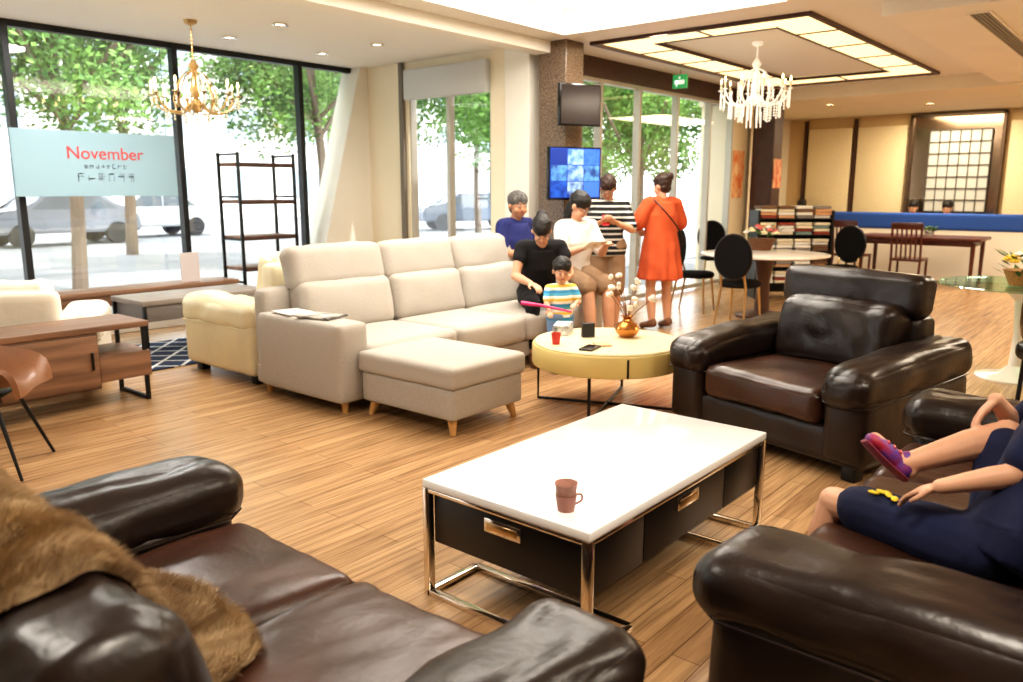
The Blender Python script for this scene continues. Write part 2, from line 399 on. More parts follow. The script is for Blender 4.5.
def sit(zs,k=1,kneez=None,lean=0,**kw):
    kz=zs+.06 if kneez is None else kneez
    J=dict(pel=(0,0,zs+.11*k),chest=(0,lean*.6,zs+.4*k),neck=(0,lean,zs+.585*k),head=(0,lean+.04,zs+.715*k),look=(0,1,-.2),
      sh=[(.17*k,lean*.9,zs+.53*k),(-.17*k,lean*.9,zs+.53*k)],el=[(.22*k,lean+.1*k,zs+.28*k),(-.22*k,lean+.1*k,zs+.28*k)],
      wr=[(.1*k,lean+.33*k,zs+.33*k),(-.1*k,lean+.33*k,zs+.33*k)],
      hip=[(.09*k,.02,zs+.09*k),(-.09*k,.02,zs+.09*k)],kn=[(.11*k,.42*k,kz),(-.11*k,.42*k,kz)],an=[(.11*k,.45*k,.085),(-.11*k,.45*k,.085)],
      toe=[(.12*k,.6*k,.035),(-.12*k,.6*k,.035)])
    J.update(kw); return J
NAVY=M('navy_cotton',(30,38,98),.85,bump=.3,bscale=12); KHA=M('khaki_cotton',(150,122,96),.9,bump=.3,bscale=12)
WTS=M('white_tee_cotton',(230,226,222),.9,bump=.4,bscale=10); BWS=stripes('black_white_stripes',[(24,24,28),(24,24,28),(215,212,205)],.055)
TOD=stripes('toddler_stripes',[(60,150,200),(240,240,230),(240,205,90),(240,240,230),(90,175,210)],.11)
ORA=M('rust_orange_cotton',(206,92,50),.9,namt=.2,nscale=5,bump=.6,bscale=9); BLC=M('black_cotton',(22,22,26),.9,bump=.3,bscale=12)
DEN=M('dark_blue_cotton',(20,28,66),.9,namt=.3,nscale=6,bump=.5,bscale=12); SAND=M('sandal_tan',(120,80,55),.6); SNEAK=M('blue_shoe',(50,70,150),.5); PNK=M('pink_plastic',(232,60,130),.35)
SOLE=M('shoe_sole',(120,40,60),.6); STRAP=M('shoe_strap',(190,50,60),.5)
w=figure('person','woman in a rust-orange short-sleeved dress standing with her back turned',(7.5,4.22,0),R(-28),
   stand(1.62,look=(-.45,1,-.15),el=[(.27,.05,1.09),(-.27,.05,1.1)],wr=[(.14,.2,1.0),(-.12,.22,1.05)]),k=.98,dress=ORA,hem=(0,0,.54),sleeve=.85,hair=HAIRB,bun=True,shoes=SAND,fem=1)
b=B(); ps=smoothpts([(-.16,.0,1.42),(-.06,-.165,1.25),(.1,-.20,1.05),(.22,-.1,.88)],6); tube(b,ps,.008,6); obj('bag_strap',b,BLK,w)
figure('person','person in a black and white striped shirt and khaki shorts standing by the stone column',(6.90,4.50,0),R(122),
   stand(1.60,look=(.1,1,-.75),head=(0,.07,1.49),el=[(.25,.08,1.08),(-.25,.08,1.08)],wr=[(.08,.3,1.15),(-.1,.28,1.15)],palm=[(-.5,0,1),(.5,0,1)]),k=.98,shirt=BWS,sleeve=.9,pants=KHA,plen=.95,hair=HAIRB,glasses=True,shoes=SAND,fem=1,shirt_low=.02,wd=1.18)
b=B(); box(b,(6.62,4.34,1.18),(.075,.012,.15),.005,(R(50),0,R(122))); tag(obj('mobile_phone',b,M('red_phone_case',(190,40,40),.3),None,False),'mobile phone in a red case held by the person in stripes','phone')
ww=figure('person','woman in a white tee and khaki shorts perched on the sofa arm, looking down',(6.12,4.38,0),R(160),
   sit(.61,lean=.07,look=(-.5,1,-.75),kneez=.60,an=[(.11,.5,.085),(-.11,.46,.085)],wr=[(.06,.34,.98),(-.12,.36,.98)],toe=[(.12,.65,.035),(-.12,.6,.035)]),shirt=WTS,sleeve=.85,pants=KHA,plen=.9,glasses=True,shoes=SAND,fem=1,shirt_low=.03,wd=1.2,k=1.02,face=1.06,longhair=True)
b=B(); box(b,(5.93,4.0,.99),(.21,.15,.004),.001,(R(-28),0,R(-15))); tag(obj('paper_sheet',b,M('white_paper',(240,238,234),.6),None,False),'white paper sheet held by the woman on the sofa arm','paper')
figure('person','older man with greying hair in a navy polo shirt seated by the column',(6.02,5.02,0),R(175),
   sit(.61,lean=.03,look=(.3,1,-.12),kneez=.6,el=[(.22,.08,.88),(-.27,.0,.9)],wr=[(.05,.3,.86),(-.2,.2,.72)]),skin=SKIN2,shirt=NAVY,sleeve=.8,pants=BLC,plen=1.9,shoes=BLKG,shirt_low=.03,hair=HAIRG,wd=1.22,face=1.1,belly=.03,k=1.03)
figure('person','woman in black with tied dark hair bending forward behind the toddler',(5.62,4.40,0),R(138),
   sit(.45,lean=.2,look=(.1,1,-1.0),head=(.02,.31,1.13),neck=(0,.22,1.02),el=[(.24,.26,.74),(-.24,.26,.76)],wr=[(.14,.46,.70),(-.14,.48,.72)]),shirt=BLC,sleeve=.35,pants=BLC,plen=1.8,bun=True,shoes=SAND,fem=1,shirt_low=.02,wd=1.1)
figure('person','toddler in a blue, white and yellow striped shirt standing by the round yellow table',(5.16,3.80,0),R(150),
   dict(pel=(0,0,.46),chest=(0,0,.62),neck=(0,0,.72),head=(0,.02,.835),look=(.3,1,-.25),sh=[(.1,0,.69),(-.1,0,.69)],el=[(.14,.04,.58),(-.14,.05,.58)],
     wr=[(.16,.14,.54),(-.06,.15,.58)],hip=[(.05,0,.43),(-.05,0,.43)],kn=[(.06,.02,.24),(-.06,.02,.24)],an=[(.06,0,.05),(-.06,0,.05)],toe=[(.07,.08,.022),(-.07,.08,.022)]),
   k=.6,hs=1.4,shirt=TOD,sleeve=.7,pants=M('light_blue_cotton',(120,150,190),.9),plen=.9,shoes=SNEAK,vox=.006,face=1.06)
b=B(); v1=Vector((5.02,3.66,.55)); tube(b,[v1+Vector((.02,-.06,-.02)),v1+Vector((-.12,.12,.03)),v1+Vector((-.22,.26,.05))],[.008,.012,.018],8)
tag(obj('toy_wand',b,PNK),'pink plastic toy stick held by the toddler','toy')
SHC=M('blue_red_shoe',(38,64,160),.5,col2=(165,40,66),nscale=18)
kd=figure('person','child in dark blue tee and shorts sitting cross-legged on the dark leather sofa',(2.38,.26,0),0,
   dict(pel=(.0,.0,.56),chest=(.12,-.08,.80),neck=(.18,-.1,.95),head=(.21,-.06,1.07),look=(-.3,1,-.2),sh=[(.31,-.06,.91),(.05,-.08,.91)],
     el=[(.37,.05,.76),(-.02,-.0,.74)],wr=[(.25,.10,.87),(-.08,.16,.685)],hip=[(.08,.03,.55),(-.06,.05,.53)],
     hd=[(-.35,.4,-.6),(.25,.9,-.5)],
     kn=[(.235,.06,.775),(.11,.49,.50)],an=[(.045,.285,.685),(.11,.55,.2)],toe=[(.02,.36,.755),(.11,.65,.17)],palm=[(-.2,-.3,-1),(0,-.2,-1)]),
   k=.8,shirt=DEN,sleeve=.75,pants=DEN,plen=.78,shoes=SHC,vox=.005,shirt_low=.02,curl=(.5,.35),chunky=True)
YP=M('yellow_print',(235,205,60),.8)
for (s_,o_,z_) in ((.58,.0,.090),(.64,.012,.089),(.53,-.015,.090),(.68,-.008,.088),(.61,.035,.082)):
    hp=Vector((-.06,.05,.53)); kp=Vector((.11,.49,.50)); c=hp.lerp(kp,s_)+Vector((o_-.03,0,z_-.006))
    b=B(); ball(b,c,(.011,.018,.006),(0,.2,s_*9)); obj('printed_motif',b,YP,kd)
# ---------------------------------------------------------------- room shell
b=B(); bb(b,-4,7.1,-4,8.6,-.06,0,0); bb(b,7.1,16.4,-4,6.4,-.06,0,0); struct('floor',b,FLOOR,smooth=False)
xs=[-4,3,6.8,7.3,12,16.4]; ys=[-4,2.72,5.0,6.4]
b=B()
for i in range(5):
    for j in range(3):
        if i in(1,3) and j==1: continue
        bb(b,xs[i],xs[i+1],ys[j],ys[j+1],3.0,3.04,0)
bb(b,-4,7.1,6.4,8.7,3.0,3.04,0)
struct('ceiling',b,CEIL,smooth=False)
COVE=M('cove_glow',(255,246,226),.8,emit=1.2)
b=B(); bb(b,2.9,6.9,2.62,5.1,3.25,3.29,0); struct('trim_1',b,COVE,smooth=False)
b=B(); bb(b,2.9,3.0,2.62,5.1,3.04,3.25,0); bb(b,6.8,6.9,2.62,5.1,3.04,3.25,0); bb(b,3,6.8,2.62,2.72,3.04,3.25,0); bb(b,3,6.8,5.0,5.1,3.04,3.25,0); struct('trim_10',b,PLAS,smooth=False)
b=B(); bb(b,7.2,12.1,2.62,5.1,3.2,3.24,0); bb(b,7.2,7.3,2.62,5.1,3.04,3.2,0); bb(b,12,12.1,2.62,5.1,3.04,3.2,0); bb(b,7.3,12,2.62,2.72,3.04,3.2,0); bb(b,7.3,12,5,5.1,3.04,3.2,0); struct('trim_2',b,CEIL,smooth=False)
b=B(); bb(b,-4,6.97,5.3,5.5,2.88,3.0,.005); struct('trim_3',b,PLAS,smooth=False)
b=B(); bb(b,12.5,16.4,-4,6.4,2.82,3.0,.005); struct('trim_4',b,CREAMW,smooth=False)
b=B(); bb(b,7.2,12.5,.7,2.1,2.86,3.0,.01); struct('trim_5',b,PLAS,smooth=False)
t=thing('air_grille','long linear air grille set in the lowered ceiling panel','vent',(9.8,1.45,2.86))
b=B(); bb(b,-2.3,2.3,-.09,-.07,-.012,0,0); bb(b,-2.3,2.3,.07,.09,-.012,0,0); bb(b,-2.3,-2.28,-.07,.07,-.012,0,0); bb(b,2.28,2.3,-.07,.07,-.012,0,0); obj('rim',b,PLAS,t,False)
b=B(); 
for i in range(5): bb(b,-2.28,2.28,-.06+.03*i-.004,-.06+.03*i+.004,-.01,0,0)
bb(b,-2.28,2.28,-.07,.07,-.002,0,0)
obj('slats',b,M('vent_grey',(150,148,142),.6),t,False)
b=B(); bb(b,-4.2,-4,-4,8.6,0,3,0); struct('wall_west',b,PLAS,smooth=False)
b=B(); bb(b,-4,16.4,-4.2,-4,0,3,0); struct('wall_rear',b,CREAMW,smooth=False)
b=B(); bb(b,6.98,7.12,7.5,8.6,0,3,0); bb(b,6.98,7.12,6.15,7.5,2.72,3,0); bb(b,6.98,7.12,5.92,6.15,0,3,0); struct('wall_left',b,CREAMW,smooth=False)
b=B(); bb(b,6.96,7.16,5.58,5.93,0,3,.01); struct('wall_pier',b,PLAS,smooth=False)
b=B(); poly(b,[(6.86,8.25,3),(5.98,8.25,0),(7.05,8.25,0),(7.05,8.25,3)],(0,.35,0)); struct('trim_6',b,PLAS,smooth=False)
b=B(); bb(b,6.93,6.98,7.55,7.62,0,3,.004); struct('trim_7',b,M('side_jamb',(120,112,100),.6),smooth=False)
b=B(); bb(b,6.97,7.29,5.1,5.45,0,3,.008); struct('wall_column',b,GRAN,smooth=False)
b=B(); bb(b,12.4,12.75,5.05,5.4,0,3,.008); struct('wall_column_far',b,BROWN,smooth=False)
b=B(); bb(b,7.29,12.6,5.5,5.66,2.78,3,.006); struct('trim_8',b,BROWN,smooth=False)
b=B(); bb(b,12.6,16.4,6.2,6.4,0,3,0); bb(b,11.95,12.6,5.52,5.66,0,2.78,0); bb(b,12.5,12.62,5.6,6.3,0,3,0); struct('wall_side',b,CREAMW,smooth=False)
def windowset(name,xsm,y,z0,z1,fw,m,axis='x',doors=False):
    w=bpy.data.objects.new(name,None); C.objects.link(w); w['kind']='structure'
    for i in range(len(xsm)):
        b=B(); x=xsm[i]
        if axis=='x': bb(b,x-fw/2,x+fw/2,y-.05,y+.05,z0,z1,.003)
        else: bb(b,y-.05,y+.05,x-fw/2,x+fw/2,z0,z1,.003)
        obj('window_frame',b,m,w,False)
    for zz in (z0,z1):
        b=B()
        if axis=='x': bb(b,xsm[0],xsm[-1],y-.045,y+.045,zz-.03,zz+.03,.003)
        else: bb(b,y-.045,y+.045,xsm[0],xsm[-1],zz-.03,zz+.03,.003)
        obj('window_frame',b,m,w,False)
    for a,c in zip(xsm,xsm[1:]):
        b=B()
        if axis=='x': bb(b,a+fw/2,c-fw/2,y-.004,y+.004,z0,z1,0)
        else: bb(b,y-.004,y+.004,a+fw/2,c-fw/2,z0,z1,0)
        obj('window_pane',b,GLASS,w,False)
    return w
FRB=M('dark_window_frame',(40,42,44),.4,.3); FRW=M('pale_window_frame',(190,188,180),.4,.5)
windowset('window_1',[-4,-.4,1.25,2.88,4.49,6.07,6.9],8.46,.08,2.97,.06,FRB)
b=B(); bb(b,-4,7,8.35,8.6,0,.1,.01); struct('baseboard_window',b,PLAS,smooth=False)
windowset('window_2',[6.15,6.85,7.5],7.05,.06,2.7,.05,FRW,'y')
b=B(); bb(b,6.9,6.98,6.15,7.5,2.55,2.9,.01); o=obj('blind_box',b,M('pale_grey_blind',(205,208,208),.7)); tag(o,'pale grey roller blind casing above the side window','blind')
windowset('window_3',[7.33,8.3,9.2,10.2,11.2,11.95],5.58,.06,2.76,.05,FRW)
# far wall
BEP=M('beige_panel',(232,216,178),.8,namt=.06,nscale=30); FRG=M('bronze_frame',(96,78,62),.35,.4)
b=B(); bb(b,16,16.4,-4,6.4,0,2.82,0); struct('wall_far',b,M('far_wall_paint',(206,180,136),.8),smooth=False)
for i,(y0,y1,m) in enumerate([(4.98,5.8,BEP),(4.02,4.88,BEP),(1.2,2.42,BEP),(-.2,1.1,BEP)]):
    b=B(); bb(b,15.94,16.0,y0,y1,.1,2.62,.008); o=obj('wall_panel',b,m); o['kind']='structure'
b=B()
for y in (5.86,4.93): bb(b,15.93,16,y-.03,y+.03,0,2.78,.003)
struct('trim_11',b,BROWN,smooth=False)
b=B() 
for y0,y1 in ((3.92,3.97),(2.48,2.53)): bb(b,15.88,16,y0,y1,0,2.78,.003)
bb(b,15.88,16,2.48,3.97,2.74,2.78,.003); struct('trim_9',b,FRG,smooth=False)
b=B(); bb(b,15.95,15.99,2.53,3.92,.9,2.74,0); struct('wall_mirror',b,M('smoked_mirror',(150,130,110),.12,.9),smooth=False)
lat=thing('lattice_screen','muted grey gridded lattice screen set in the bronze frame at the far end','screen',(15.9,3.15,0))
PSC=M('pale_screen',(196,196,190),.6)
for i in range(3):
    b=B(); y0=-.48+.32*i; bb(b,.0,.03,y0+.004,y0+.316,1.1,2.5,0); obj('paper_panel',b,PSC,lat,False)
b=B()
for i in range(7): bb(b,-.02,0,-.48+.96*i/6-.008,-.48+.96*i/6+.008,1.1,2.5,0)
for i in range(8): bb(b,-.02,0,-.48,.48,1.1+1.4*i/7-.008,1.1+1.4*i/7+.008,0)
obj('grid',b,M('dark_grid',(86,84,80),.5),lat,False)
BLU=M('blue_upholstery',(42,84,165),.8)
t=thing('banquette','long blue-topped low partition in front of the far wall','partition',(14.9,3.2,0))
b=B(); bb(b,-.08,.08,-2.6,1.9,0,.82,.01); obj('base_panel',b,PLAS,t,False)
b=B(); soft(b,(0,-.35,.95),(.2,4.5,.28),.04); obj('backrest',b,BLU,t)
b=B(); soft(b,(15.72,3.9,.225),(.42,4.2,.45),.03); o=obj('bench_seat',b,WOODR); tag(o,'brown bench hidden behind the blue partition','bench')
for (yy,sh_,lab) in ((3.75,BLC,'seated person in black whose head shows above the blue partition'),(3.2,WTS,'seated person in white nearest the lattice screen, behind the blue partition'),(5.75,BLC,'seated person in black at the far left behind the sample rack')):
    figure('person',lab,(15.7,yy,0),R(90),sit(.45),k=1,shirt=sh_,pants=BLC,plen=1.8,shoes=BLKG,vox=.012)
# ceiling luminous frame
PAN=M('warm_light_panel',(255,230,176),.6,emit=1.25)
t=thing('ceiling_light_frame','dark framed rectangle of glowing ceiling panels over the dining area','ceiling light',(0,0,0))
X0,X1,Y0,Y1=7.3,12.0,2.72,5.0; wv=.48
for (a0,a1,c0,c1) in ((X0,X1,Y0,Y0+wv),(X0,X1,Y1-wv,Y1)):
    for i in range(5):
        b=B(); bb(b,a0+(a1-a0)*i/5+.008,a0+(a1-a0)*(i+1)/5-.008,c0+.008,c1-.008,2.995,3.015,0); obj('light_panel',b,PAN,t,False)
for (a0,a1) in ((X0,X0+wv),(X1-wv,X1)):
    for (c0,c1) in ((Y0+wv,(Y0+Y1)/2),((Y0+Y1)/2,Y1-wv)):
        b=B(); bb(b,a0+.008,a1-.008,c0+.008,c1-.008,2.995,3.015,0); obj('light_panel',b,PAN,t,False)
b=B()
for y in (Y0,Y1): bb(b,X0-.02,X1+.02,y-.02,y+.02,2.965,3.0,0)
for x in (X0,X1): bb(b,x-.02,x+.02,Y0,Y1,2.965,3,0)
for y in (Y0+wv,Y1-wv): bb(b,X0+wv-.012,X1-wv+.012,y-.012,y+.012,2.985,3.02,0)
for x in (X0+wv,X1-wv): bb(b,x-.012,x+.012,Y0+wv,Y1-wv,2.985,3.02,0)
for i in range(1,5):
    x=X0+(X1-X0)*i/5
    for y in (Y0,Y1-wv): bb(b,x-.009,x+.009,y,y+wv,2.985,3,0)
for x in (X0,X1-wv): bb(b,x,x+wv,(Y0+Y1)/2-.009,(Y0+Y1)/2+.009,2.985,3,0)
obj('frame',b,BROWN,t,False)
b=B(); bb(b,X0+wv,X1-wv,Y0+wv,Y1-wv,3.025,3.03,0); struct('trim_12',b,CEIL,smooth=False)
EM=M('lamp_glow',(255,240,205),.5,emit=14)
dl=thing('downlight','small round recessed downlight in the white ceiling','ceiling light',(0,0,3.0),0,'recessed downlights')
b=B(); lathe(b,[(.045,0),(.075,0),(.075,-.012),(.06,-.014),(.045,-.004)]); obj('ring',b,CHROME,dl)
b=B(); lathe(b,[(0,-.003),(.045,-.003)]); obj('bulb',b,EM,dl)
first=True
for (u,v) in ((229,37),(280,24),(322,53),(377,44)):
    p=P(u,v,2.998)
    if first: dl.location=p; first=False
    else: dup(dl,p)
for (u,v) in ((885,117),(930,104),(985,112),(830,105)):
    p=P(u,v,2.815); 
    if p.x>12.6: dup(dl,p,0,'small recessed downlight in the lowered ceiling at the back','far downlights')
# ---------------------------------------------------------------- lights
def area(loc,e,size,col=(1,.86,.68),sy=None,rot=(0,0,0),spread=None):
    l=bpy.data.lights.new('area_lamp','AREA'); l.energy=e; l.color=col; l.shape='RECTANGLE' if sy else 'DISK'; l.size=size
    if sy:l.size_y=sy
    o=bpy.data.objects.new('area_lamp',l); C.objects.link(o); o.location=loc; o.rotation_euler=rot; return o
area((4.9,3.85,3.24),150,3.6,(1,.95,.87),2.0)
area((1.2,.2,2.97),55,.7,(1,.9,.76)); area((3.2,-1.2,2.97),65,.9,(1,.9,.74)); area((.2,3.2,2.97),48,.8,(1,.94,.83)); area((3.2,6.9,2.97),60,.8,(1,.97,.93))
area((8.2,-.4,2.97),105,1.2,(1,.86,.66)); area((12.2,.2,2.97),95,1.2,(1,.84,.62)); area((14.3,3.2,2.8),120,2.5,(1,.84,.6),1.2); area((13.5,-1,2.8),60,1.2,(1,.82,.6)); area((7.1,4.2,2.97),35,.4,(1,.92,.8))
W=bpy.data.worlds.new('world'); S.world=W; W.use_nodes=True
bg=W.node_tree.nodes['Background']; bg.inputs[0].default_value=(.93,.97,1,1); bg.inputs[1].default_value=4.6
sl=bpy.data.lights.new('sun_lamp','SUN'); sl.energy=4.5; sl.angle=.05; sl.color=(1,.97,.9); so=bpy.data.objects.new('sun_lamp',sl); C.objects.link(so); so.rotation_euler=(R(38),0,R(20))
S.view_settings.view_transform='Standard'; S.view_settings.exposure=0
for lk in ('Medium High Contrast','Standard - Medium High Contrast','None'):
    try: S.view_settings.look=lk; break
    except Exception: pass
# ---------------------------------------------------------------- leather sofas
def leather_sofa(name,label,cat,loc,rz,W,D,n,m,m2,aw=.3,sh=.45,bh=.88,ah=.62,head=False,seed=0,feet=BLK,pad=.19,sag=0.0,puffy=.018):
    t=thing(name,label,cat,loc,rz); f0=-D/2; f1=D/2
    b=B(); soft(b,(0,.01,.17),(W-.08,D-.1,.2),.03,n=8); obj('base',b,m,t)
    sw=(W-2*aw)/n
    for s in (-1,1):
        x=s*(W/2-aw/2)
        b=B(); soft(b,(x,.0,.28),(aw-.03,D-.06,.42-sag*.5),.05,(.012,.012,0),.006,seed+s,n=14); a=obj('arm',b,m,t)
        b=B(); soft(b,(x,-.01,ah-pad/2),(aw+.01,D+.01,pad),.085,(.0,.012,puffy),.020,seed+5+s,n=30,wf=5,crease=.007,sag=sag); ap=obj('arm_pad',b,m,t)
        b=B(); z=ah-pad+.035; w2=aw/2+.004; d2=D/2+.0; sl_=sag*.5
        tube(b,[(x-w2,d2-.1,z+sl_*.8),(x-w2,-d2+.06,z-sl_*.9),(x-w2+.05,-d2-.004,z-sl_),(x+w2-.05,-d2-.004,z-sl_),(x+w2,-d2+.06,z-sl_*.9),(x+w2,d2-.1,z+sl_*.8)],.004,6); obj('piping',b,m,ap)
    b=B(); soft(b,(0,f1-.12,(bh-.02)/2+.06),(W-2*aw+.12,.2,bh-.2),.06,wr=.004,seed=seed); obj('back_frame',b,m,t)
    for i in range(n):
        x=-(W/2-aw)+sw*(i+.5)
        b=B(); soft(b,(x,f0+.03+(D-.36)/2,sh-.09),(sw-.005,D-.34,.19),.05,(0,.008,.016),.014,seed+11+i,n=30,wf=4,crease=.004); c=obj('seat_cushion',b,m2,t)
        pp=B(); z=sh-.035
        ps=[(x-sw/2+.012,f0+.10,z+.005),(x-sw/2+.02,f0+.045,z),(x-sw/2+.06,f0+.032,z),(x+sw/2-.06,f0+.032,z),(x+sw/2-.02,f0+.045,z),(x+sw/2-.012,f0+.10,z+.005)]
        tube(pp,smoothpts(ps,4),.004,6); obj('piping',pp,m,c)
        hh=bh-sh+.06
        b=B(); soft(b,(x,f1-.29,sh+hh/2-.05),(sw-.006,.25,hh),.08,(0,.035,.012),.022,seed+21+i,rot=(R(-9),0,0),n=30,wf=5,crease=.009); obj('back_cushion',b,m,t)
        if head:
            b=B(); soft(b,(x,f1-.17,bh+.055),(sw+.14,.19,.25),.06,(0,.012,.006),.012,seed+31+i,rot=(R(-6),0,0),n=20,crease=.004); obj('headrest',b,m,t)
    for sx in (-1,1):
        for sy in (-1,1):
            b=B(); box(b,(sx*(W/2-.12),sy*(D/2-.12),.04),(.08,.08,.08),.008); obj('foot',b,feet,t)
    return t
love=leather_sofa('loveseat','dark brown leather two-seat sofa in the near left corner with a fur throw','sofa',(.72,1.6,0),R(90),1.78,1.16,2,LEA,LEA_LIT,aw=.3,seed=1,bh=.86,ah=.61)
leather_sofa('leather_sofa','dark brown leather sofa at the near right with a child on it','sofa',(2.73,.25,0),R(180),2.18,1.1,3,LEA,LEA_LIT,aw=.33,seed=3,bh=.86,ah=.62)
leather_sofa('leather_armchair','dark brown leather armchair with headrest beyond the white coffee table','armchair',(4.66,1.58,0),R(-105),1.34,1.08,1,LEA,LEA_LIT,aw=.28,seed=6,bh=.82,head=True,ah=.62,pad=.21,sag=.07,puffy=.022)
leather_sofa('cream_sofa','cream leather sofa standing back to back with the beige sofa','sofa',(4.42,5.75,0),R(180),2.4,1.05,3,CRE,CRE,aw=.3,seed=8,bh=.97,ah=.64,pad=.24)
leather_sofa('cream_armchair','white leather armchair behind the walnut console by the windows','armchair',(2.15,6.74,0),R(150),1.25,.95,1,WHI,WHI,aw=.3,seed=9,bh=.80,ah=.58,pad=.24)
# fur throw: a sheet laid onto the real surface of the sofa below it
FUR=M('fur_fibre',(202,178,142),.85,col2=(158,130,98),nscale=9); FURB=M('fur_backing',(150,124,94),.9,namt=.3,nscale=10)
t=thing('fur_throw','shaggy pale tan fur throw draped over the back of the near left sofa','throw',(0,0,0))
vv=[];ff=[]
bpy.context.view_layer.update()
for ch in love.children:
    if ch.type!='MESH': continue
    o0=len(vv); mw=ch.matrix_world
    vv+= [mw@v.co for v in ch.data.vertices]; ff+=[[o0+i for i in p.vertices] for p in ch.data.polygons]
bvh=BVHTree.FromPolygons(vv,ff)
NX,NY=64,40; Z=[];XY=[]
for i in range(NX+1):
    s=i/NX; x=.13+.78*s; row=[];rxy=[]
    yc=1.64+.06*s; hw=.42-.20*max(0,s-.5)/.5
    if s>.9: hw*=math.sqrt(max(.08,1-((s-.9)/.1)**2*.9))
    hw+=.012*math.sin(i*.35)
    for j in range(NY+1):
        y=yc+(j/NY*2-1)*hw; xx=x
        h=bvh.ray_cast(Vector((xx,y,2)),Vector((0,0,-1)))
        row.append(h[0].z if h[0] else .3); rxy.append((xx,y))
    Z.append(row); XY.append(rxy)
Z0=[r[:] for r in Z]
for it in range(14):
    N=[r[:] for r in Z]
    for i in range(NX+1):
        for j in range(NY+1):
            a=[Z[k][l] for k,l in ((i-1,j),(i+1,j),(i,j-1),(i,j+1)) if 0<=k<=NX and 0<=l<=NY]
            N[i][j]=max(Z0[i][j],sum(a)/len(a))
    Z=N
b=B(); grid=[[b.verts.new((XY[i][j][0],XY[i][j][1],Z[i][j]+.006+(.012 if 1<j<NY-1 else 0)+.012*abs(noise.noise(Vector((i*.1,j*.14,3)))))) for j in range(NY+1)] for i in range(NX+1)]
for i in range(NX):
    for j in range(NY): b.faces.new((grid[i][j],grid[i+1][j],grid[i+1][j+1],grid[i][j+1]))
b.normal_update()
fl=[(f.calc_center_median().copy(),f.normal.copy(),[v.co.copy() for v in f.verts],f.calc_area()) for f in b.faces]
sg=-1 if sum(f[1].z*f[3] for f in fl)<0 else 1
pv=[];pf=[]; tot=sum(f[3] for f in fl); NB=150000
for c,nrm,vs,ar in fl:
    nrm=nrm*sg
    for q in range(max(1,int(NB*ar/tot+.5))):
        a,bb_=random.random(),random.random(); p=vs[0].lerp(vs[1],a).lerp(vs[3].lerp(vs[2],a),bb_)
        cl=noise.noise_vector(p*11)
        d=(nrm*.9+Vector((.35,-.15,-.2))+cl*.75+Vector((random.uniform(-.35,.35),random.uniform(-.35,.35),random.uniform(-.35,.35))))
        dt=d.dot(nrm)
        if dt<.3: d+=nrm*(.3-dt)
        d.normalize()
        L=random.uniform(.022,.038); sd=d.cross(Vector((random.random(),random.random(),random.random()))).normalized()*.0008
        m1=p+d*L*.6; m2=m1+(d+Vector((.25,-.05,-.35))).normalized()*L*.45
        n0=len(pv); pv+=[p-sd,p+sd,m1+sd*.8,m1-sd*.8,m2]; pf+=[(n0,n0+1,n0+2,n0+3),(n0+3,n0+2,n0+4)]
obj('backing',b,FURB,t)
me=bpy.data.meshes.new('pile'); me.from_pydata([tuple(v) for v in pv],[],pf); me.materials.append(FUR); o=bpy.data.objects.new('pile',me); C.objects.link(o); o.parent=t; o['kind']='stuff'
# ---------------------------------------------------------------- coffee table
t=thing('coffee_table','low coffee table with white stone top, black drawers and chrome frame','coffee table',(2.55,1.63,0))
b=B(); box(b,(0,0,.434),(1.34,.73,.032),.006); obj('tabletop',b,MARB,t)
DK=M('black_brown_lacquer',(20,17,17),.38)
b=B(); box(b,(0,0,.312),(1.28,.67,.21),.003); obj('body',b,DK,t)
for sx in(-1,1):
    for sy in(-1,1):
        b=B(); box(b,(sx*.655,sy*.35,.209),(.03,.03,.418),.003); obj('leg',b,CHROME,t)
b=B()
for sx in(-1,1):
    box(b,(sx*.655,0,.012),(.03,.7,.024),.003); box(b,(sx*.655,0,.41),(.028,.7,.014),.002)
    for sy in (-1,1): box(b,(sx*.53,sy*.35,.012),(.26,.03,.024),.003)
for sy in (-1,1): box(b,(0,sy*.35,.41),(1.3,.028,.014),.002)
for sx in(-1,1): box(b,(sx*.4,0,.012),(.03,.7,.024),.003)
obj('base_rail',b,CHROME,t)
def drawer(cx,cy,w,axis,handle=True):
    b=B()
    if axis=='x': box(b,(cx,cy,.312),(.012,w,.2),.003)
    else: box(b,(cx,cy,.312),(w,.012,.2),.003)
    d=obj('drawer',b,DK,t)
    if handle:
        h=B(); s=-1 if (cx<0 and axis=='x') or (cy<0 and axis=='y') else 1
        if axis=='x':
            box(h,(cx+s*.008,cy,.35),(.006,.16,.05),.002); h2=B(); box(h2,(cx+s*.012,cy,.35),(.006,.13,.026),.002)
        else:
            box(h,(cx,cy+s*.008,.35),(.16,.006,.05),.002); h2=B(); box(h2,(cx,cy+s*.012,.35),(.13,.006,.026),.002)
        hh=obj('handle_plate',h,CHROME,d); obj('handle_grip',h2,BRASSY,d)
drawer(-.643,0,.645,'x'); drawer(0,-.339,.615,'y'); drawer(-.475,-.339,.325,'y',False); drawer(.475,-.339,.325,'y',False); drawer(.643,0,.645,'x')
PK=M('dusty_pink_paper',(194,148,134),.6,namt=.2,nscale=40); PKD=M('pink_holder',(168,118,106),.5)
p=P(566,510,.45)
t=thing('paper_cup','dusty pink paper cup with handled holder on the white coffee table','cup',(p.x,p.y,.45))
b=B(); lathe(b,[(0,.002),(.024,.002),(.025,0),(.0365,.088),(.038,.09),(.0375,.094),(.035,.09),(.024,.01),(0,.008)]); obj('cup',b,PK,t)
b=B(); lathe(b,[(.0262,0),(.0275,0),(.036,.055),(.0335,.055)]); 
obj('cup_holder',b,PKD,t)
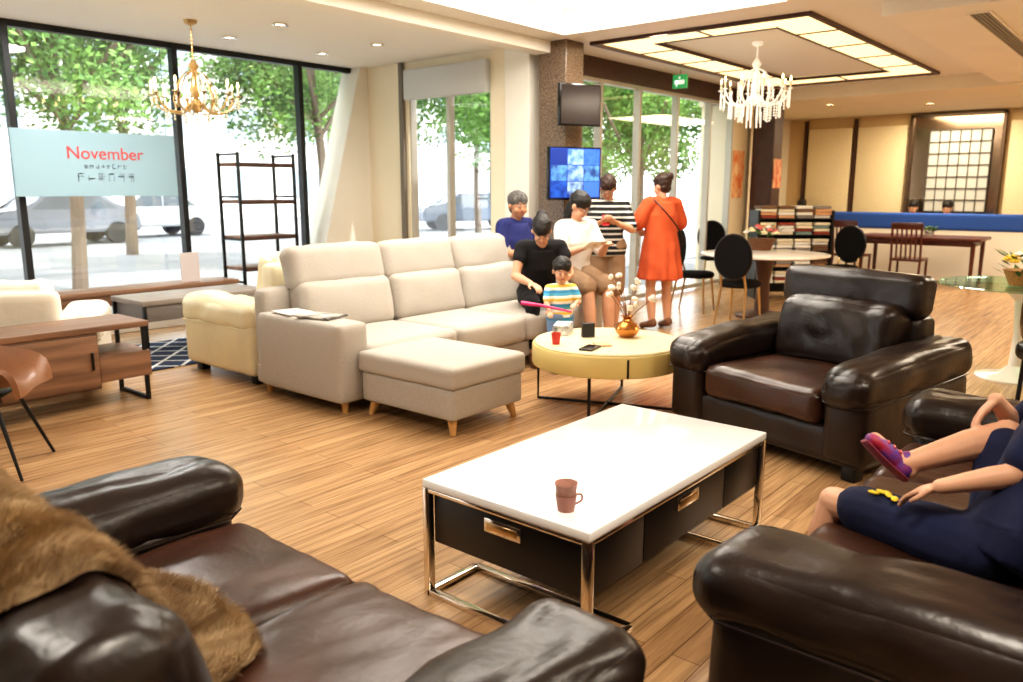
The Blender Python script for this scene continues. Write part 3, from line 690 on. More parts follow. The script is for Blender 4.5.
b=B(); hd=Vector((.77,-.64,0)); tube(b,smoothpts([hd*.031+Vector((0,0,.05)),hd*.05+Vector((0,0,.05)),hd*.052+Vector((0,0,.03)),hd*.03+Vector((0,0,.018))],5),.004,6); obj('handle',b,PKD,t)
# ---------------------------------------------------------------- beige sofa
t=thing('beige_sofa','long light grey-beige fabric sofa with wooden legs in the middle of the showroom','sofa',(3.15,4.1,0))
b=B(); soft(b,(1.53,.53,.15),(3.0,.96,.14),.02,n=6); obj('base',b,BEI,t)
b=B(); soft(b,(.125,.46,.345),(.25,.94,.53),.035,(.006,.01,.006),n=12); obj('arm',b,BEI,t)
b=B(); soft(b,(2.96,.44,.345),(.26,.9,.53),.035,(.006,.01,.006),n=12); obj('arm',b,BEI,t)
b=B(); soft(b,(1.40,.97,.42),(2.7,.16,.7),.05,n=10); obj('back_frame',b,BEI,t)
for (x0,x1) in ((.25,1.13),(1.13,1.95),(1.95,2.82)):
    xc=(x0+x1)/2; w=x1-x0-.012
    b=B(); soft(b,(xc,.37,.335),(w,.76,.22),.05,(0,.012,.022),.004,x0,n=16); obj('seat_cushion',b,BEI,t)
    b=B(); soft(b,(xc,.80,.60),(w,.22,.4),.07,(0,.03,.0),.010,x0+4,rot=(R(-10),0,0),n=20,crease=.003); obj('back_cushion',b,BEI,t)
    b=B(); soft(b,(xc,.90,.895),(w+.01,.19,.33),.07,(0,.012,.01),.010,x0+8,rot=(R(-14),0,0),n=20,crease=.003); obj('headrest',b,BEI,t)
for x in (.1,1.5,2.9):
    for y in (.08,.95):
        b=B(); tube(b,[(x,y,0),(x,y,.1)],[.018,.032],12); obj('leg',b,WOODY,t)
t=thing('ottoman','beige fabric ottoman with splayed wooden legs in front of the sofa','ottoman',(3.62,3.63,0))
b=B(); soft(b,(0,0,.2),(.66,.84,.2),.025,n=8); obj('body',b,BEI,t)
b=B(); soft(b,(0,0,.365),(.7,.88,.14),.035,(0,0,.015),.003,2,n=14); obj('cushion',b,BEI,t)
for sx in(-1,1):
    for sy in(-1,1):
        b=B(); tube(b,[(sx*.29,sy*.38,0),(sx*.265,sy*.35,.11)],[.017,.034],12); obj('leg',b,WOODY,t)
b=B(); box(b,(3.29,4.45,.626),(.21,.29,.012),.002,(0,0,.2)); tag(obj('brochure',b,M('brochure_dark',(60,56,58),.5,col2=(215,210,200),nscale=9),None,False),'glossy brochure lying on the beige sofa arm','brochure')
b=B(); box(b,(3.28,4.76,.624),(.2,.26,.008),.002,(0,0,-.1)); tag(obj('leaflet',b,M('leaflet_white',(225,222,215),.5),None,False),'white leaflet beside the dark brochure on the beige sofa arm','leaflet')
# ---------------------------------------------------------------- yellow table
tc=P(608,340,.46)
t=thing('round_coffee_table','round pale yellow drum coffee table on a black crossed metal frame','coffee table',(tc.x,tc.y,0))
b=B(); lathe(b,[(0,.30),(.5,.30),(.515,.305),(.52,.32),(.52,.435),(.515,.445),(.5,.445),(0,.445)],n=64); obj('drum',b,YEL,t)
b=B(); lathe(b,[(0,.445),(.5,.445),(.505,.452),(.5,.46),(0,.46)],n=64); obj('tabletop',b,M('cream_top',(236,224,186),.25,namt=.06,nscale=5),t)
b=B(); da=math.atan2(-tc.y,-tc.x)+.25; box(b,(.517*math.cos(da),.517*math.sin(da),.37),(.012,.014,.12),.002,(0,0,da)); obj('door_seam',b,BLK,t)
for k in range(4):
    a=k*PI/2+.35; b=B(); x,y=.5*math.cos(a),.5*math.sin(a)
    tube(b,[(x,y,.3),(x,y,.012),(x*.02,y*.02,.012)],.011,8); obj('leg',b,BLK,t)
def onT(u,v): q=P(u,v,.46); return q
COP=M('copper',(190,130,70),.25,.9)
q=onT(627,337); t=thing('vase','round copper vase holding cotton stems on the yellow table','vase',(q.x,q.y,.46))
b=B(); lathe(b,[(0,0),(.045,0),(.08,.035),(.088,.06),(.075,.09),(.035,.115),(.03,.13),(.045,.15),(.04,.15),(.025,.13),(0,.12)],n=20); obj('vase_body',b,COP,t)
COT=M('cotton_boll',(240,228,215),.95); STB=M('dry_stem',(130,85,55),.8)
random.seed(3)
for k in range(12):
    a=random.uniform(0,2*PI); r=random.uniform(.05,.24); h=random.uniform(.2,.44)
    e=Vector((r*math.cos(a),r*math.sin(a),h)); b=B(); tube(b,smoothpts([(0,0,.1),(e.x*.3,e.y*.3,h*.6),tuple(e)],4),.003,5); st=obj('stem',b,STB,t)
    b=B()
    for j in range(4): ball(b,e+Vector((random.uniform(-.013,.013),random.uniform(-.013,.013),random.uniform(-.012,.012))),.016)
    obj('cotton_boll',b,COT,st)
q=onT(563,333); b=B(); box(b,(q.x,q.y,.495),(.22,.12,.07),.006,(0,0,.5)); tag(obj('tissue_box',b,M('white_black_box',(235,235,232),.5,col2=(40,40,42),nscale=14),None,False),'white and black tissue box on the yellow table','box')
q=onT(556,344); b=B(); lathe(b,[(0,0),(.024,0),(.033,.075),(.03,.075),(.022,.006),(0,.006)],(q.x,q.y,.46)); tag(obj('paper_cup',b,M('red_paper',(205,60,50),.5)),'small red paper cup on the yellow table','cup')
q=onT(590,349); b=B(); box(b,(q.x,q.y,.467),(.16,.09,.014),.003,(0,0,.2)); tag(obj('wallet',b,BLKG,None,False),'flat black phone case lying at the front of the yellow table','phone case')
q=onT(602,345); b=B(); box(b,(q.x,q.y,.466),(.13,.1,.012),.003,(0,0,.9)); tag(obj('card_pack',b,M('tan_card',(200,170,130),.6),None,False),'tan card booklet beside the black phone case','booklet')
q=onT(588,337); b=B(); bb(b,-.045,.045,-.02,.02,0,.10,.004); o=obj('card_holder',b,M('dark_plastic',(35,35,38),.4),None,False,loc=(q.x,q.y,.46),rz=R(-40)); tag(o,'small dark card stand behind the phone case on the yellow table','card stand')
# ---------------------------------------------------------------- left furniture
t=thing('walnut_console','low walnut media console with black frame legs at the left','console',(1.75,5.75,0))
b=B(); bb(b,-.75,.85,-.24,.24,.53,.57,.004); obj('top',b,WOODG,t)
b=B(); bb(b,-.75,.5,-.23,.23,.14,.53,.004); obj('body',b,wood('walnut_dark',(118,88,68),(86,62,48),.5,0,2),t)
for x0,x1 in ((-.73,-.13),(-.11,.49)):
    b=B(); bb(b,x0,x1,-.25,-.23,.16,.51,.003); d=obj('door',b,WOODG,t); h=B(); bb(h,x1-.05,x1-.035,-.262,-.25,.28,.4,.002); obj('handle',h,BLK,d)
b=B(); bb(b,.5,.85,-.23,.23,.18,.36,.003); obj('drawer_box',b,WOODG,t)
for x in (-.7,.82):
    b=B(); 
    for y in (-.21,.21): bb(b,x-.013,x+.013,y-.013,y+.013,0,.53,.002)
    bb(b,x-.013,x+.013,-.21,.21,.0,.026,.002); obj('leg_frame',b,BLK,t)
t=thing('tv_bench','long low wooden bench with slim black legs under the window sign','bench',(3.62,7.8,0))
b=B(); bb(b,-.97,.97,-.2,.2,.5,.545,.004); obj('top',b,WOODG,t)
b=B(); bb(b,-.93,.93,-.18,.18,.40,.5,.004); obj('drawer_box',b,WOODG,t)
for x in (-.92,.92):
    b=B(); 
    for y in(-.17,.17): bb(b,x-.012,x+.012,y-.012,y+.012,0,.4,.002)
    bb(b,x-.012,x+.012,-.17,.17,0,.02,.002); obj('leg_frame',b,BLK,t)
t=thing('side_bench','greyish wood occasional table on black sled legs beside the cream sofa','coffee table',(3.72,6.95,0))
b=B(); bb(b,-.62,.62,-.3,.3,.50,.545,.004); obj('top',b,M('grey_wood',(150,140,132),.5,namt=.2,nscale=6),t)
b=B(); bb(b,-.58,.4,-.28,.28,.36,.5,.004); obj('drawer_box',b,M('grey_panel',(120,112,108),.5),t)
for x in (-.6,.6):
    b=B(); 
    for y in(-.28,.28): bb(b,x-.015,x+.015,y-.015,y+.015,.013,.5,.002)
    bb(b,x-.015,x+.015,-.28,.28,.013,.04,.002); obj('leg_frame',b,BLK,t)
def rugmat():
    m=M('diamond_rug',(30,42,66),.95); nt=m.node_tree; bs=nt.nodes['Principled BSDF']
    tc=nt.nodes.new('ShaderNodeTexCoord'); sx=nt.nodes.new('ShaderNodeSeparateXYZ'); nt.links.new(tc.outputs['Object'],sx.inputs[0])
    def mt(op,a,b=None):
        n=nt.nodes.new('ShaderNodeMath'); n.operation=op
        for i,x in enumerate((a,b)):
            if x is None: continue
            if isinstance(x,(int,float)): n.inputs[i].default_value=x
            else: nt.links.new(x,n.inputs[i])
        return n.outputs[0]
    s=mt('ADD',sx.outputs[0],sx.outputs[1]); d=mt('SUBTRACT',sx.outputs[0],sx.outputs[1])
    fa=mt('LESS_THAN',mt('FRACT',mt('MULTIPLY',s,3.2)),.13); fb=mt('LESS_THAN',mt('FRACT',mt('MULTIPLY',d,3.2)),.13)
    mx=mt('MAXIMUM',fa,fb); mix=nt.nodes.new('ShaderNodeMix'); mix.data_type='RGBA'; nt.links.new(mx,mix.inputs[0])
    mix.inputs[6].default_value=lin((34,48,76)); mix.inputs[7].default_value=lin((222,222,220)); nt.links.new(mix.outputs[2],bs.inputs['Base Color']); return m
b=B(); soft(b,(0,0,.006),(1.8,1.2,.012),.005,n=10); o=obj('rug',b,rugmat(),loc=(3.85,6.98,0)); tag(o,'navy rug with white diamond lattice under the grey table','rug')
t=thing('shelf_rack','tall black metal rack with thin wooden shelves against the window','shelf',(4.67,7.62,0))
for x in(0,.68):
    for y in (0,.38):
        b=B(); bb(b,x-.014,x+.014,y-.014,y+.014,0,1.86,.002); obj('post',b,BLK,t)
b=B()
for z in (.04,.5,.95,1.4,1.84):
    for x in(0,.68): bb(b,x-.009,x+.009,0,.38,z-.01,z+.01,.001)
obj('side_rail',b,BLK,t)
for z in (.3,.62,.95,1.33,1.72):
    b=B(); bb(b,0.01,.67,0,.38,z,z+.035,.002); s=obj('shelf',b,WOODG,t); b=B(); bb(b,0,.68,-.008,.006,z-.008,z+.035,.001); obj('shelf_edge',b,BROWN,s)
TAN=M('tan_leather',(142,98,68),.42,namt=.15,nscale=6,bump=.2,bscale=60)
t=thing('bucket_chair','tan leather bucket chair on thin black legs at the left edge','chair',(1.33,4.75,0),R(52))
b=B(); prof=smoothpts([(0,-.24,.43),(0,-.2,.455),(0,-.02,.435),(0,.12,.44),(0,.2,.52),(0,.25,.64),(0,.29,.76),(0,.31,.82)],4); g=[]
for i,pv_ in enumerate(prof):
    s=i/(len(prof)-1); row=[]
    for j in range(17):
        q=j/8-1; wd=.235+.03*math.sin(s*PI); lift=.20*abs(q)**2.4*math.sin(min(1,s*1.25)*PI)
        fwd=-.16*abs(q)**2*max(0,s-.35)*1.6
        row.append(b.verts.new((q*wd,pv_.y+fwd,pv_.z+max(0,lift)-(.09*q*q*max(0,s-.7)*3.3))))
    g.append(row)
for i in range(len(g)-1):
    for j in range(16): b.faces.new((g[i][j],g[i][j+1],g[i+1][j+1],g[i+1][j]))
b.normal_update(); bmesh.ops.recalc_face_normals(b,faces=b.faces[:]); bmesh.ops.solidify(b,geom=b.faces[:],thickness=.028)
obj('seat_shell',b,TAN,t,ang=60)
for sx in(-1,1):
    for sy in(-1,1):
        b=B(); tube(b,[(sx*.13,sy*.1,.42),(sx*.24,sy*.23,0)],[.013,.008],8); obj('leg',b,BLK,t)
b=B(); bb(b,-.14,.14,-.12,.12,.405,.42,.003); obj('leg_plate',b,BLK,t)
# banner
t=thing('window_banner','pale blue hanging banner reading November in the left window','banner',(3.57,8.3,1.72))
b=B(); bb(b,-.78,.78,-.01,.01,-.31,.31,.003); obj('board',b,M('pale_blue_banner',(160,192,206),.6),t,False)
RED=M('red_letters',(214,84,84),.6); INK=M('dark_ink',(92,104,120),.6); INK2=M('faint_ink',(138,158,172),.6)
text('lettering','November',.17,RED,t,(.06,-.013,.10),(R(90),0,0),.002,.0)
random.seed(5)
for row,(z,n,h,mm) in enumerate(((-.02,8,.05,INK),(-.13,6,.09,INK2))):
    for i in range(n):
        g=B(); w=h*.8; x=(i-(n-1)/2)*h*1.08+.05; q=h*.1
        for k in range(random.choice((2,3))):
            zz=z+h*random.choice((-.4,-.15,.1,.38)); xa=x-w/2*random.uniform(.5,1); xb=x+w/2*random.uniform(.5,1); bb(g,xa,xb,-.013,-.011,zz,zz+q,0)
        for k in range(random.choice((1,2))):
            xx=x+w*random.choice((-.35,0,.3)); za=z-h*random.uniform(.25,.48); bb(g,xx-q/2,xx+q/2,-.013,-.011,za,z+h*random.uniform(.2,.48),0)
        obj('glyph',g,mm,t,False)
for x in(-.7,.7):
    b=B(); tube(b,[(x,0,.31),(x,0,1.26)],.003,5); obj('hanging_wire',b,BLK,t)
q=PY(190,268,7.75); b=B(); bb(b,-.1,.1,-.006,.006,0,.3,.002); o=obj('acrylic_sign',b,M('white_sign',(205,196,196),.4),None,False,loc=(q.x,7.75,.545)); tag(o,'small white sign standing on the long wooden bench','sign')
# ---------------------------------------------------------------- TVs
def tv(name,label,loc,rz,w,h,screen,panes=False):
    t=thing(name,label,'screen',loc,rz)
    b=B(); box(b,(0,0,0),(w,.05,h),.006); obj('housing',b,BLKG,t)
    b=B(); bb(b,-w/2+.015,w/2-.015,-.028,-.024,-h/2+.02,h/2-.015,0); dsp=obj('display',b,screen,t,False)
    if panes:
        cs=[(40,90,190),(90,150,220),(20,50,130),(150,185,225),(60,110,200),(30,60,120)]
        for i in range(3):
            for j in range(3):
                x0=-w/2+.02+(w-.04)*i/3; z0=-h/2+.025+(h-.045)*j/3; b=B(); bb(b,x0+.004,x0+(w-.04)/3-.004,-.031,-.028,z0+.004,z0+(h-.045)/3-.004,0)
                obj('camera_view',b,M('camera_view_%d%d'%(i,j),cs[(i*2+j)%6],.3,col2=cs[(i+j*3+2)%6],nscale=14),dsp,False)
    b=B(); bb(b,-.04,.04,.02,.2,-.06,.06,.004); obj('bracket',b,BLK,t,False)
    return t
tv('television','small black television mounted high on the stone column',(6.98,4.93,2.33),R(-22),.5,.42,M('dark_screen',(40,34,34),.15))
tv('television','blue multi-view television mounted on the stone column below the black one',(6.93,4.95,1.64),R(-22),.64,.54,M('screen_blue',(24,60,150),.3,emit=.5),True)
for m in bpy.data.materials:
    if m.name.startswith('camera_view'):
        nt=m.node_tree; rr=[n for n in nt.nodes if n.type=='VALTORGB'][0]; bs=nt.nodes['Principled BSDF']; nt.links.new(rr.outputs['Color'],bs.inputs['Emission Color']); bs.inputs['Emission Strength'].default_value=.45
t=thing('exit_sign','small green exit sign hanging under the brown beam','sign',(9.6,5.2,2.86))
b=B(); bb(b,-.02,.02,-.1,.1,-.1,.07,.004); obj('sign_box',b,M('sign_green',(60,165,95),.4,emit=.5),t,False)
b=B(); bb(b,-.024,-.02,-.07,.07,-.05,.0,0); ball(b,(-.022,.0,.03),.014); bb(b,-.024,-.02,.03,.045,-.08,.0,0); obj('pictogram',b,M('sign_white',(240,250,240),.4,emit=.6),t,False)
b=B(); tube(b,[(0,0,.07),(0,0,.14)],.006,6); obj('hanger',b,CHROME,t)
b=B(); bb(b,11.98,12.35,5.50,5.52,1.35,2.08,.002); o=obj('poster',b,M('orange_poster',(226,120,60),.6,col2=(245,215,170),nscale=5),None,False); tag(o,'orange poster on the wall beside the glass front','poster')
b=B(); bb(b,12.42,12.72,5.03,5.05,1.5,1.95,.002); o=obj('notice',b,M('red_notice',(190,70,50),.6,col2=(235,200,150),nscale=7),None,False); tag(o,'small red notice fixed to the dark brown column','notice')
# ---------------------------------------------------------------- chandeliers
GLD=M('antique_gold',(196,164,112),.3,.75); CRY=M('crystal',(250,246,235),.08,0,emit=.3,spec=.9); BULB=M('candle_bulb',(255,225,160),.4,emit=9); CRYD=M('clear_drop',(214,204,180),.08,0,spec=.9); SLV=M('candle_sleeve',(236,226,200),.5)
def chandelier(label,loc,zc,rad,arms,crystals,gold,top,cm):
    t=thing('chandelier',label,'chandelier',loc); dz=-(top-zc)
    b=B(); lathe(b,[(0,0),(.06,0),(.055,-.03),(.015,-.05),(0,-.05)]); obj('canopy',b,gold,t)
    b=B(); tube(b,[(0,0,-.04),(0,0,dz+.35)],.006,6)
    for i in range(8): ball(b,(0,0,-.08-i*(abs(dz)-.43)/8),.012,sub=1)
    obj('chain',b,gold,t)
    b=B(); lathe(b,[(0,dz+.36),(.02,dz+.35),(.05,dz+.30),(.018,dz+.24),(.03,dz+.15),(.05,dz+.08),(.022,dz),(.06,dz-.05),(.05,dz-.09),(.015,dz-.12),(0,dz-.15)]); obj('column',b,gold,t)
    for k in range(arms):
        a=2*PI*k/arms; ca,sa=math.cos(a),math.sin(a)
        b=B(); ps=smoothpts([(.04*ca,.04*sa,dz-.02),(rad*.4*ca,rad*.4*sa,dz-.12),(rad*.8*ca,rad*.8*sa,dz-.09),(rad*ca,rad*sa,dz+.02)],5); tube(b,ps,.009,6)
        ps=smoothpts([(.03*ca,.03*sa,dz+.25),(rad*.3*ca,rad*.3*sa,dz+.2),(rad*.5*ca,rad*.5*sa,dz+.02),(rad*.45*ca,rad*.45*sa,dz-.08)],5); tube(b,ps,.006,6)
        lathe(b,[(0,dz+.02),(.035,dz+.035),(.03,dz+.04),(0,dz+.03)],(rad*ca,rad*sa,0),12); am=obj('arm',b,gold,t)
        b=B(); lathe(b,[(.011,dz+.035),(.011,dz+.11),(0,dz+.11)],(rad*ca,rad*sa,0),10); obj('candle',b,SLV,am)
        b=B(); lathe(b,[(0,dz+.11),(.012,dz+.125),(.008,dz+.15),(0,dz+.17)],(rad*ca,rad*sa,0),8); obj('bulb',b,BULB,am)
    b=B(); tube(b,[(0,0,.01),(0,0,-.028*crystals)],.002,4)
    for j in range(crystals): ball(b,(0,0,-.028*j-.01),(.011,.011,.014),sub=1)
    first=None
    lv=((rad,dz+.0,arms*2),(rad*.75,dz-.1,arms*2),(rad*.45,dz-.14,10),(rad*.5,dz+.12,10),(rad*.22,dz-.2,8)) if crystals>3 else ((rad,dz+.0,arms*2),(rad*.7,dz-.1,arms),(rad*.3,dz-.14,6))
    for (rr,z0,nn) in lv:
        for k in range(nn):
            a=2*PI*k/nn
            if first is None: c=obj('crystal_strand',b,cm,t); first=c
            else: c=first.copy(); C.objects.link(c); c.parent=t
            c.location=(rr*math.cos(a),rr*math.sin(a),z0)
    return t
p=P(190,20,3.0); chandelier('gold candle-arm chandelier with clear drops near the left windows',(p.x,p.y,3.0),2.30,.38,10,3,GLD,3.0,CRYD)
p=P(758,42,3.025); chandelier('crystal chandelier glowing over the round dining table',(p.x,p.y,3.025),2.50,.36,10,6,CRY,3.025,CRY)
# ---------------------------------------------------------------- dining area
pc=P(765,253,.75)
t=thing('round_dining_table','round white marble dining table under the crystal chandelier','dining table',(pc.x,pc.y,0))
b=B(); lathe(b,[(0,.72),(.68,.72),(.72,.73),(.72,.745),(.7,.75),(0,.75)],n=48); obj('tabletop',b,M('veined_marble',(248,244,238),.15,col2=(232,222,210),nscale=4),t)
b=B(); lathe(b,[(0,0),(.3,0),(.3,.03),(.09,.08),(.07,.4),(.12,.7),(.2,.72),(0,.72)]); obj('pedestal',b,M('pedestal_brown',(90,62,50),.3),t)
BPD=M('black_padding',(14,13,15),.75,spec=.2); DRM=M('dark_rim',(34,26,22),.3)
def oval_chair(label,loc,rz,group=None):
    t=thing('oval_back_chair',label,'chair',loc,rz,group)
    b=B(); lathe(b,[(0,.42),(.2,.42),(.225,.44),(.225,.47),(.2,.49),(0,.5)],n=24); obj('seat',b,BPD,t)
    b=B(); oc=[(.2*math.cos(a),.205,.76+.235*math.sin(a)) for a in [2*PI*j/32 for j in range(32)]]; poly(b,oc,(0,.04,0)); obj('backrest',b,BPD,t)
    b=B(); ps=[(.208*math.cos(a),.225,.76+.242*math.sin(a)) for a in [2*PI*j/32 for j in range(33)]]; tube(b,ps,.012,6); obj('back_rim',b,DRM,t)
    for sx in (-1,1):
        b=B(); tube(b,[(sx*.15,-.15,.43),(sx*.18,-.19,0)],[.016,.01],8); obj('leg',b,BRASSY,t)
        b=B(); tube(b,[(sx*.13,.22,.58),(sx*.14,.18,.43),(sx*.17,.26,0)],[.012,.016,.01],8); obj('leg',b,BRASSY,t)
    return t
def faceto(p,c): d=Vector(c)-Vector(p); return math.atan2(d.y,d.x)+PI/2
c0=(pc.x,pc.y)
p1=P(738,324,0); ch=oval_chair('black oval-backed dining chair nearest the camera at the round table',(p1.x,p1.y,0),faceto((p1.x,p1.y),c0))
for (u,v,l) in ((694,311,'black oval-backed dining chair beside the orange dress at the round table'),(838,302,'black oval-backed dining chair at the right of the round table'),(712,287,'black oval-backed dining chair behind the left side of the round table')):
    p1=P(u,v,0); dup(ch,(p1.x,p1.y,0),faceto((p1.x,p1.y),c0),l)
LEAF=M('leaf_green',(70,105,45),.6,namt=.3,nscale=20)
def bouquet(label,loc,r,basket,cols,n=14):
    t=thing('flower_arrangement',label,'flowers',loc)
    b=B(); lathe(b,[(0,0),(r*.5,0),(r*.75,r*.6),(r*.8,r*.65),(r*.7,r*.65),(0,r*.5)],n=20); obj('basket',b,basket,t)
    for k in range(n):
        a=k*2.4; rr=r*.9*math.sqrt((k+.5)/n); e=Vector((rr*math.cos(a),rr*math.sin(a),r*1.5-rr*.6))
        b=B(); 
        for j in range(7):
            aa=j*2*PI/6; ball(b,e+Vector((math.cos(aa)*.02,math.sin(aa)*.02,0)) if j<6 else e+Vector((0,0,.012)),(.018,.018,.014),sub=1)
        obj('flower',b,cols[k%len(cols)],t)
    b=B()
    for k in range(26):
        a=random.uniform(0,2*PI); rr=r*random.uniform(.4,1.15); z=r*random.uniform(.5,1.4); p=Vector((rr*math.cos(a),rr*math.sin(a),z)); d=Vector((math.cos(a),math.sin(a),.5)).normalized()*.06; s=Vector((-math.sin(a),math.cos(a),0))*.02
        b.faces.new([b.verts.new(p-d),b.verts.new(p+s),b.verts.new(p+d),b.verts.new(p-s)])
    obj('foliage',b,LEAF,t,False); return t
FC=[M('flower_cream',(240,225,180),.7),M('flower_pink',(215,110,110),.7),M('flower_white',(240,238,230),.7)]
q=P(761,250,.75); bouquet('basket of cream and pink flowers on the round dining table',(q.x,q.y,.75),.22,M('basket_weave',(120,80,50),.8,namt=.4,nscale=60),FC,16)
q=Vector((10.95,4.15,0))
t=thing('sample_rack','black tiered display rack full of stacked colour samples','rack',(q.x,q.y,0),R(-50))
b=B()
for x in(-.5,.5):
    bb(b,x-.015,x+.015,-.2,.2,0,1.2,.003)
bb(b,-.5,.5,.18,.2,.05,1.2,.002); obj('frame',b,BLK,t,False)
for z in (.2,.42,.64,.86,1.08):
    b=B(); bb(b,-.49,.49,-.2,.19,z,z+.015,.001); obj('shelf',b,BLK,t,False)
cols=[M('sample_%s'%n,c,.7) for n,c in (('dusty red',(150,66,52)),('cream',(232,222,196)),('grey',(140,136,132)),('brown',(120,90,66)),('pale teal',(120,148,146)),('peach',(222,172,130)),('white',(238,236,230)))]
random.seed(11); cr,sr=math.cos(R(-50)),math.sin(R(-50))
CN=['dusty red','cream','grey','brown','pale teal','peach','white']; OR=['lowest','second lowest','middle','second highest','top']
for li,z in enumerate((.2,.42,.64,.86,1.08)):
    for ci in range(4):
        for hi in range(4):
            lx=-.37+ci*.245; ly=-.03+random.uniform(-.02,.02); zz=z+.016+hi*.042; ck=random.choice((0,1,1,2,3,4,5,6,6))
            b=B(); bb(b,-.105,.105,-.15,.15,0,.036,.003); o=obj('sample_book',b,cols[ck],None,False,loc=(q.x+lx*cr-ly*sr,q.y+lx*sr+ly*cr,zz),rz=R(-50)+random.uniform(-.06,.06))
            tag(o,'%s sample book stacked on the %s shelf of the black rack'%(CN[ck],OR[li]),'sample book','sample books on the %s shelf'%OR[li])
t=thing('wooden_table','dark red-brown wooden table by the blue partition','dining table',(14.1,3.2,0))
b=B(); bb(b,-.45,.45,-.9,.9,.7,.75,.008); obj('tabletop',b,WOODR,t)
b=B(); bb(b,-.38,.38,-.8,.8,.62,.7,.004); obj('apron',b,WOODR,t)
for sx in(-1,1):
    for sy in(-1,1): b=B(); tube(b,[(sx*.38,sy*.8,0),(sx*.38,sy*.8,.68)],[.025,.035],8); obj('leg',b,WOODR,t)
def slat_chair(label,loc,rz):
    t=thing('slat_back_chair',label,'chair',loc,rz)
    b=B(); bb(b,-.22,.22,-.22,.2,.43,.47,.01); obj('seat',b,WOODR,t)
    for sx in (-1,1):
        b=B(); tube(b,[(sx*.2,-.2,0),(sx*.2,-.2,.44)],.018,8); obj('leg',b,WOODR,t)
        b=B(); tube(b,[(sx*.2,.24,0),(sx*.2,.19,.45),(sx*.2,.25,.98)],.018,8); obj('leg',b,WOODR,t)
    b=B(); bb(b,-.22,.22,.235,.265,.9,1.0,.006); obj('top_rail',b,WOODR,t)
    for i in range(5): b=B(); tube(b,[(-.13+.065*i,.2,.47),(-.13+.065*i,.25,.92)],.013,6); obj('slat',b,WOODR,t)
    return t
p1=P(906,289,0); s1=slat_chair('red-brown slat-back chair in front of the far wooden table',(p1.x,p1.y,0),R(90))
dup(s1,(13.35,4.05,0),R(75),'red-brown slat-back chair left of the far wooden table')
bouquet('small green plant in a pot on the far wooden table',(14.1,3.1,.75),.1,M('white_pot',(230,228,220),.4),[LEAF],6)
GT=glassmat('green_glass',(.62,.84,.74),.3)
t=thing('glass_table','round green-tinted glass table on a white tulip base at the right edge','table',(7.3,.90,0))
b=B(); lathe(b,[(0,.735),(.6,.735),(.605,.742),(.6,.75),(0,.75)],n=48); obj('tabletop',b,GT,t)
b=B(); lathe(b,[(0,0),(.27,0),(.27,.012),(.12,.035),(.045,.1),(.032,.35),(.05,.62),(.16,.73),(0,.735)]); obj('tulip_base',b,M('white_gloss',(238,232,222),.2),t)
bouquet('basket of yellow and white flowers on the glass table at the right',(7.2,.90,.75),.18,M('wicker',(176,128,66),.8,namt=.4,nscale=60),[M('flower_yellow',(238,205,70),.7),FC[2],FC[0]])
t=thing('tub_chair','black leather tub chair beside the glass table at the right edge','chair',(6.42,.48,0),R(70))
b=B(); soft(b,(0,0,.4),(.5,.5,.14),.06,(0,0,.02)); obj('seat',b,BLKG,t)
b=B(); ps=[(.27*math.cos(a),.27*math.sin(a),.68) for a in [PI*j/12 for j in range(13)]]; ps=[(.27,-.2,.6)]+ps+[(-.27,-.2,.6)]; sp=smoothpts(ps,2); etube(b,sp,[(.22,.04)]*len(sp),(0,0,1),12); obj('backrest',b,BLKG,t)
for sx in(-1,1):
    for sy in(-1,1): b=B(); tube(b,[(sx*.2,sy*.2,0),(sx*.19,sy*.19,.36)],.015,8); obj('leg',b,BLK,t)
# ---------------------------------------------------------------- outside
b=B(); bb(b,-40,70,8.6,70,-.14,-.08,0); bb(b,7.12,70,5.66,8.7,-.14,-.08,0); o=struct('street_ground',b,M('pale_paving',(150,152,154),.85,namt=.15,nscale=.5),smooth=False)
LF=M('tree_leaves',(140,182,92),.6,col2=(62,104,50),nscale=1.2); TR=M('tree_bark',(120,106,92),.9)
random.seed(21)
def tree(loc,h,r,n=22000):
    t=thing('street_tree','leafy green street tree outside the showroom glass','tree',loc,0,'street trees')
    b=B(); tube(b,smoothpts([(0,0,-.1),(.1,.05,h*.3),(-.05,.1,h*.6),(0,0,h*.85)],4),[.12-.07*i/12 for i in range(13)],8)
    for k in range(5):
        a=k*1.3; tube(b,smoothpts([(0,0,h*.4+k*.1),(r*.4*math.cos(a),r*.4*math.sin(a),h*.6),(r*.7*math.cos(a),r*.7*math.sin(a),h*.75)],3),.04,6)
    obj('trunk',b,TR,t)
    pv=[];pf=[]; cl=[(Vector((random.uniform(-r,r)*.72,random.uniform(-r,r)*.72,h*random.uniform(.5,1.0))),random.uniform(.35,.6)*r*.8) for _ in range(24)]
    for i in range(n):
        c,cr_=random.choice(cl); d=Vector((random.gauss(0,1),random.gauss(0,1),random.gauss(0,.8))).normalized()*cr_*random.random()**.35
        p=c+d; a=Vector((random.gauss(0,1),random.gauss(0,1),random.gauss(0,1))).normalized(); s=a.orthogonal().normalized()*.036; a=a*.065
        n0=len(pv); pv+=[p-a,p+s,p+a,p-s]; pf.append((n0,n0+1,n0+2,n0+3))
    me=bpy.data.meshes.new('crown'); me.from_pydata([tuple(v) for v in pv],[],pf); me.materials.append(LF); o=bpy.data.objects.new('crown',me); C.objects.link(o); o.parent=t; return t
t1=tree((5.2,13.2,0),5.8,2.3); t2=tree((10.2,13.6,0),6.2,2.4)
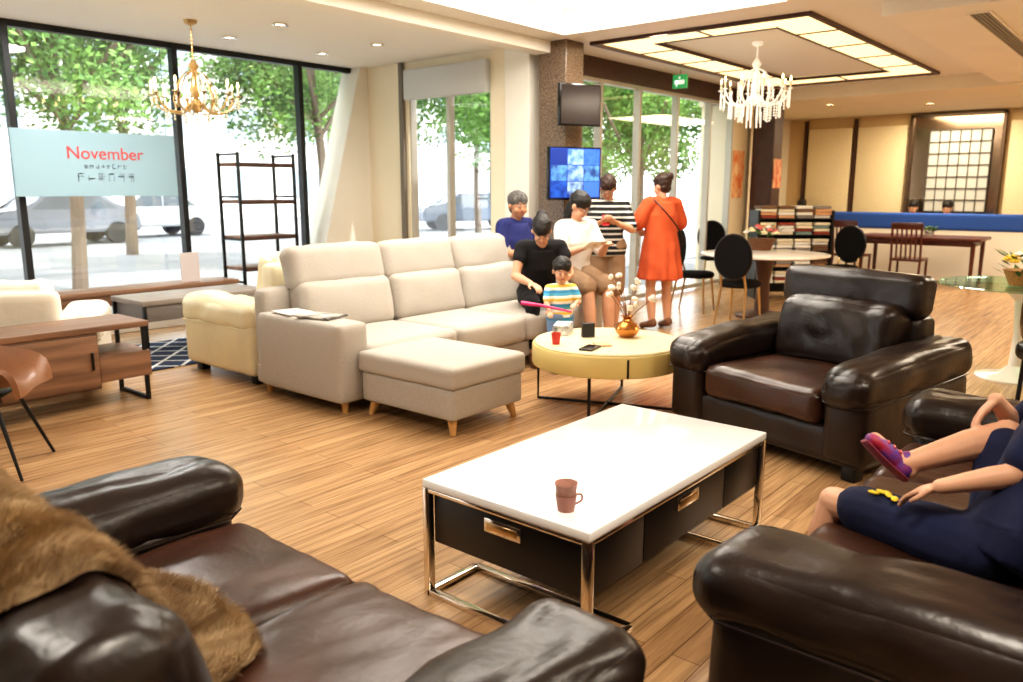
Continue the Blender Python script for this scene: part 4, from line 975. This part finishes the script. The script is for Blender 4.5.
for i,(x,y,s) in enumerate(((.4,13.0,1.0),(15.2,13.2,.95),(20.5,13.5,1.0),(-4.6,13.4,1),(2.8,19.5,1.25),(9.0,19.6,1.25),(15.4,19.8,1.25),(22,20,1.2),(14.6,8.8,.72))):
    dup((t1,t2)[i%2],(x,y,0),i*1.3,scale=(s,s,s))
def car(label,loc,rz,m):
    t=thing('car',label,'car',loc,rz)
    pts=[(-2.1,-.8,.35),(-2.1,-.8,.8),(-1.9,-.8,.95),(-1.2,-.8,1.0),(-.6,-.8,1.45),(.9,-.8,1.45),(1.6,-.8,1.0),(2.05,-.8,.9),(2.15,-.8,.35)]
    b=B(); poly(b,pts,(0,1.6,0)); bmesh.ops.bevel(b,geom=b.edges[:],offset=.07,segments=3,affect='EDGES'); obj('car_body',b,m,t)
    CG=bpy.data.materials.get('car_glass') or M('car_glass',(100,112,120),.1)
    CW=bpy.data.materials.get('car_tyre') or M('car_tyre',(60,62,66),.7)
    for y in (-.81,.80):
        b=B(); poly(b,[(-1.0,y,1.02),(-.55,y,1.38),(.15,y,1.38),(.15,y,1.02)],(0,.012,0)); obj('side_window',b,CG,t,False)
        b=B(); poly(b,[(.2,y,1.02),(.2,y,1.38),(.85,y,1.38),(1.4,y,1.02)],(0,.012,0)); obj('side_window',b,CG,t,False)
    for x in(-1.3,1.35):
        for y in(-.82,.62): b=B(); tube(b,[(x,y,.32),(x,y+.2,.32)],.32,20); obj('wheel',b,CW,t)
    return t
q=PY(148,244,27); car('white car parked outside the left window',(q.x,27,-.08),R(4),M('car_white',(226,228,230),.2))
q=PY(60,250,25); car('silver car on the street beyond the left window',(q.x,25,-.08),R(4),M('car_silver',(140,146,156),.25,.2))
q=PY(470,235,22); car('blue-grey car seen through the side window',(q.x,22,-.08),R(-30),M('car_blue',(110,122,140),.25,.2))
t=thing('street_building','pale building across the street seen through the glass','building',(12,40,0))
b=B(); bb(b,-40,46,0,6,-.1,9,0); obj('facade',b,M('pale_facade',(214,214,210),.8),t,False)
FG=M('facade_glass',(150,165,174),.2)
b=B(); bb(b,-1,1,-.05,0,0,1.6,0); w0=None
for i in range(18):
    for z in (1,4.2,7):
        if w0 is None: w0=obj('building_window',b,FG,t,False); c=w0
        else: c=w0.copy(); C.objects.link(c); c.parent=t
        c.location=(-35+i*4,0,z)
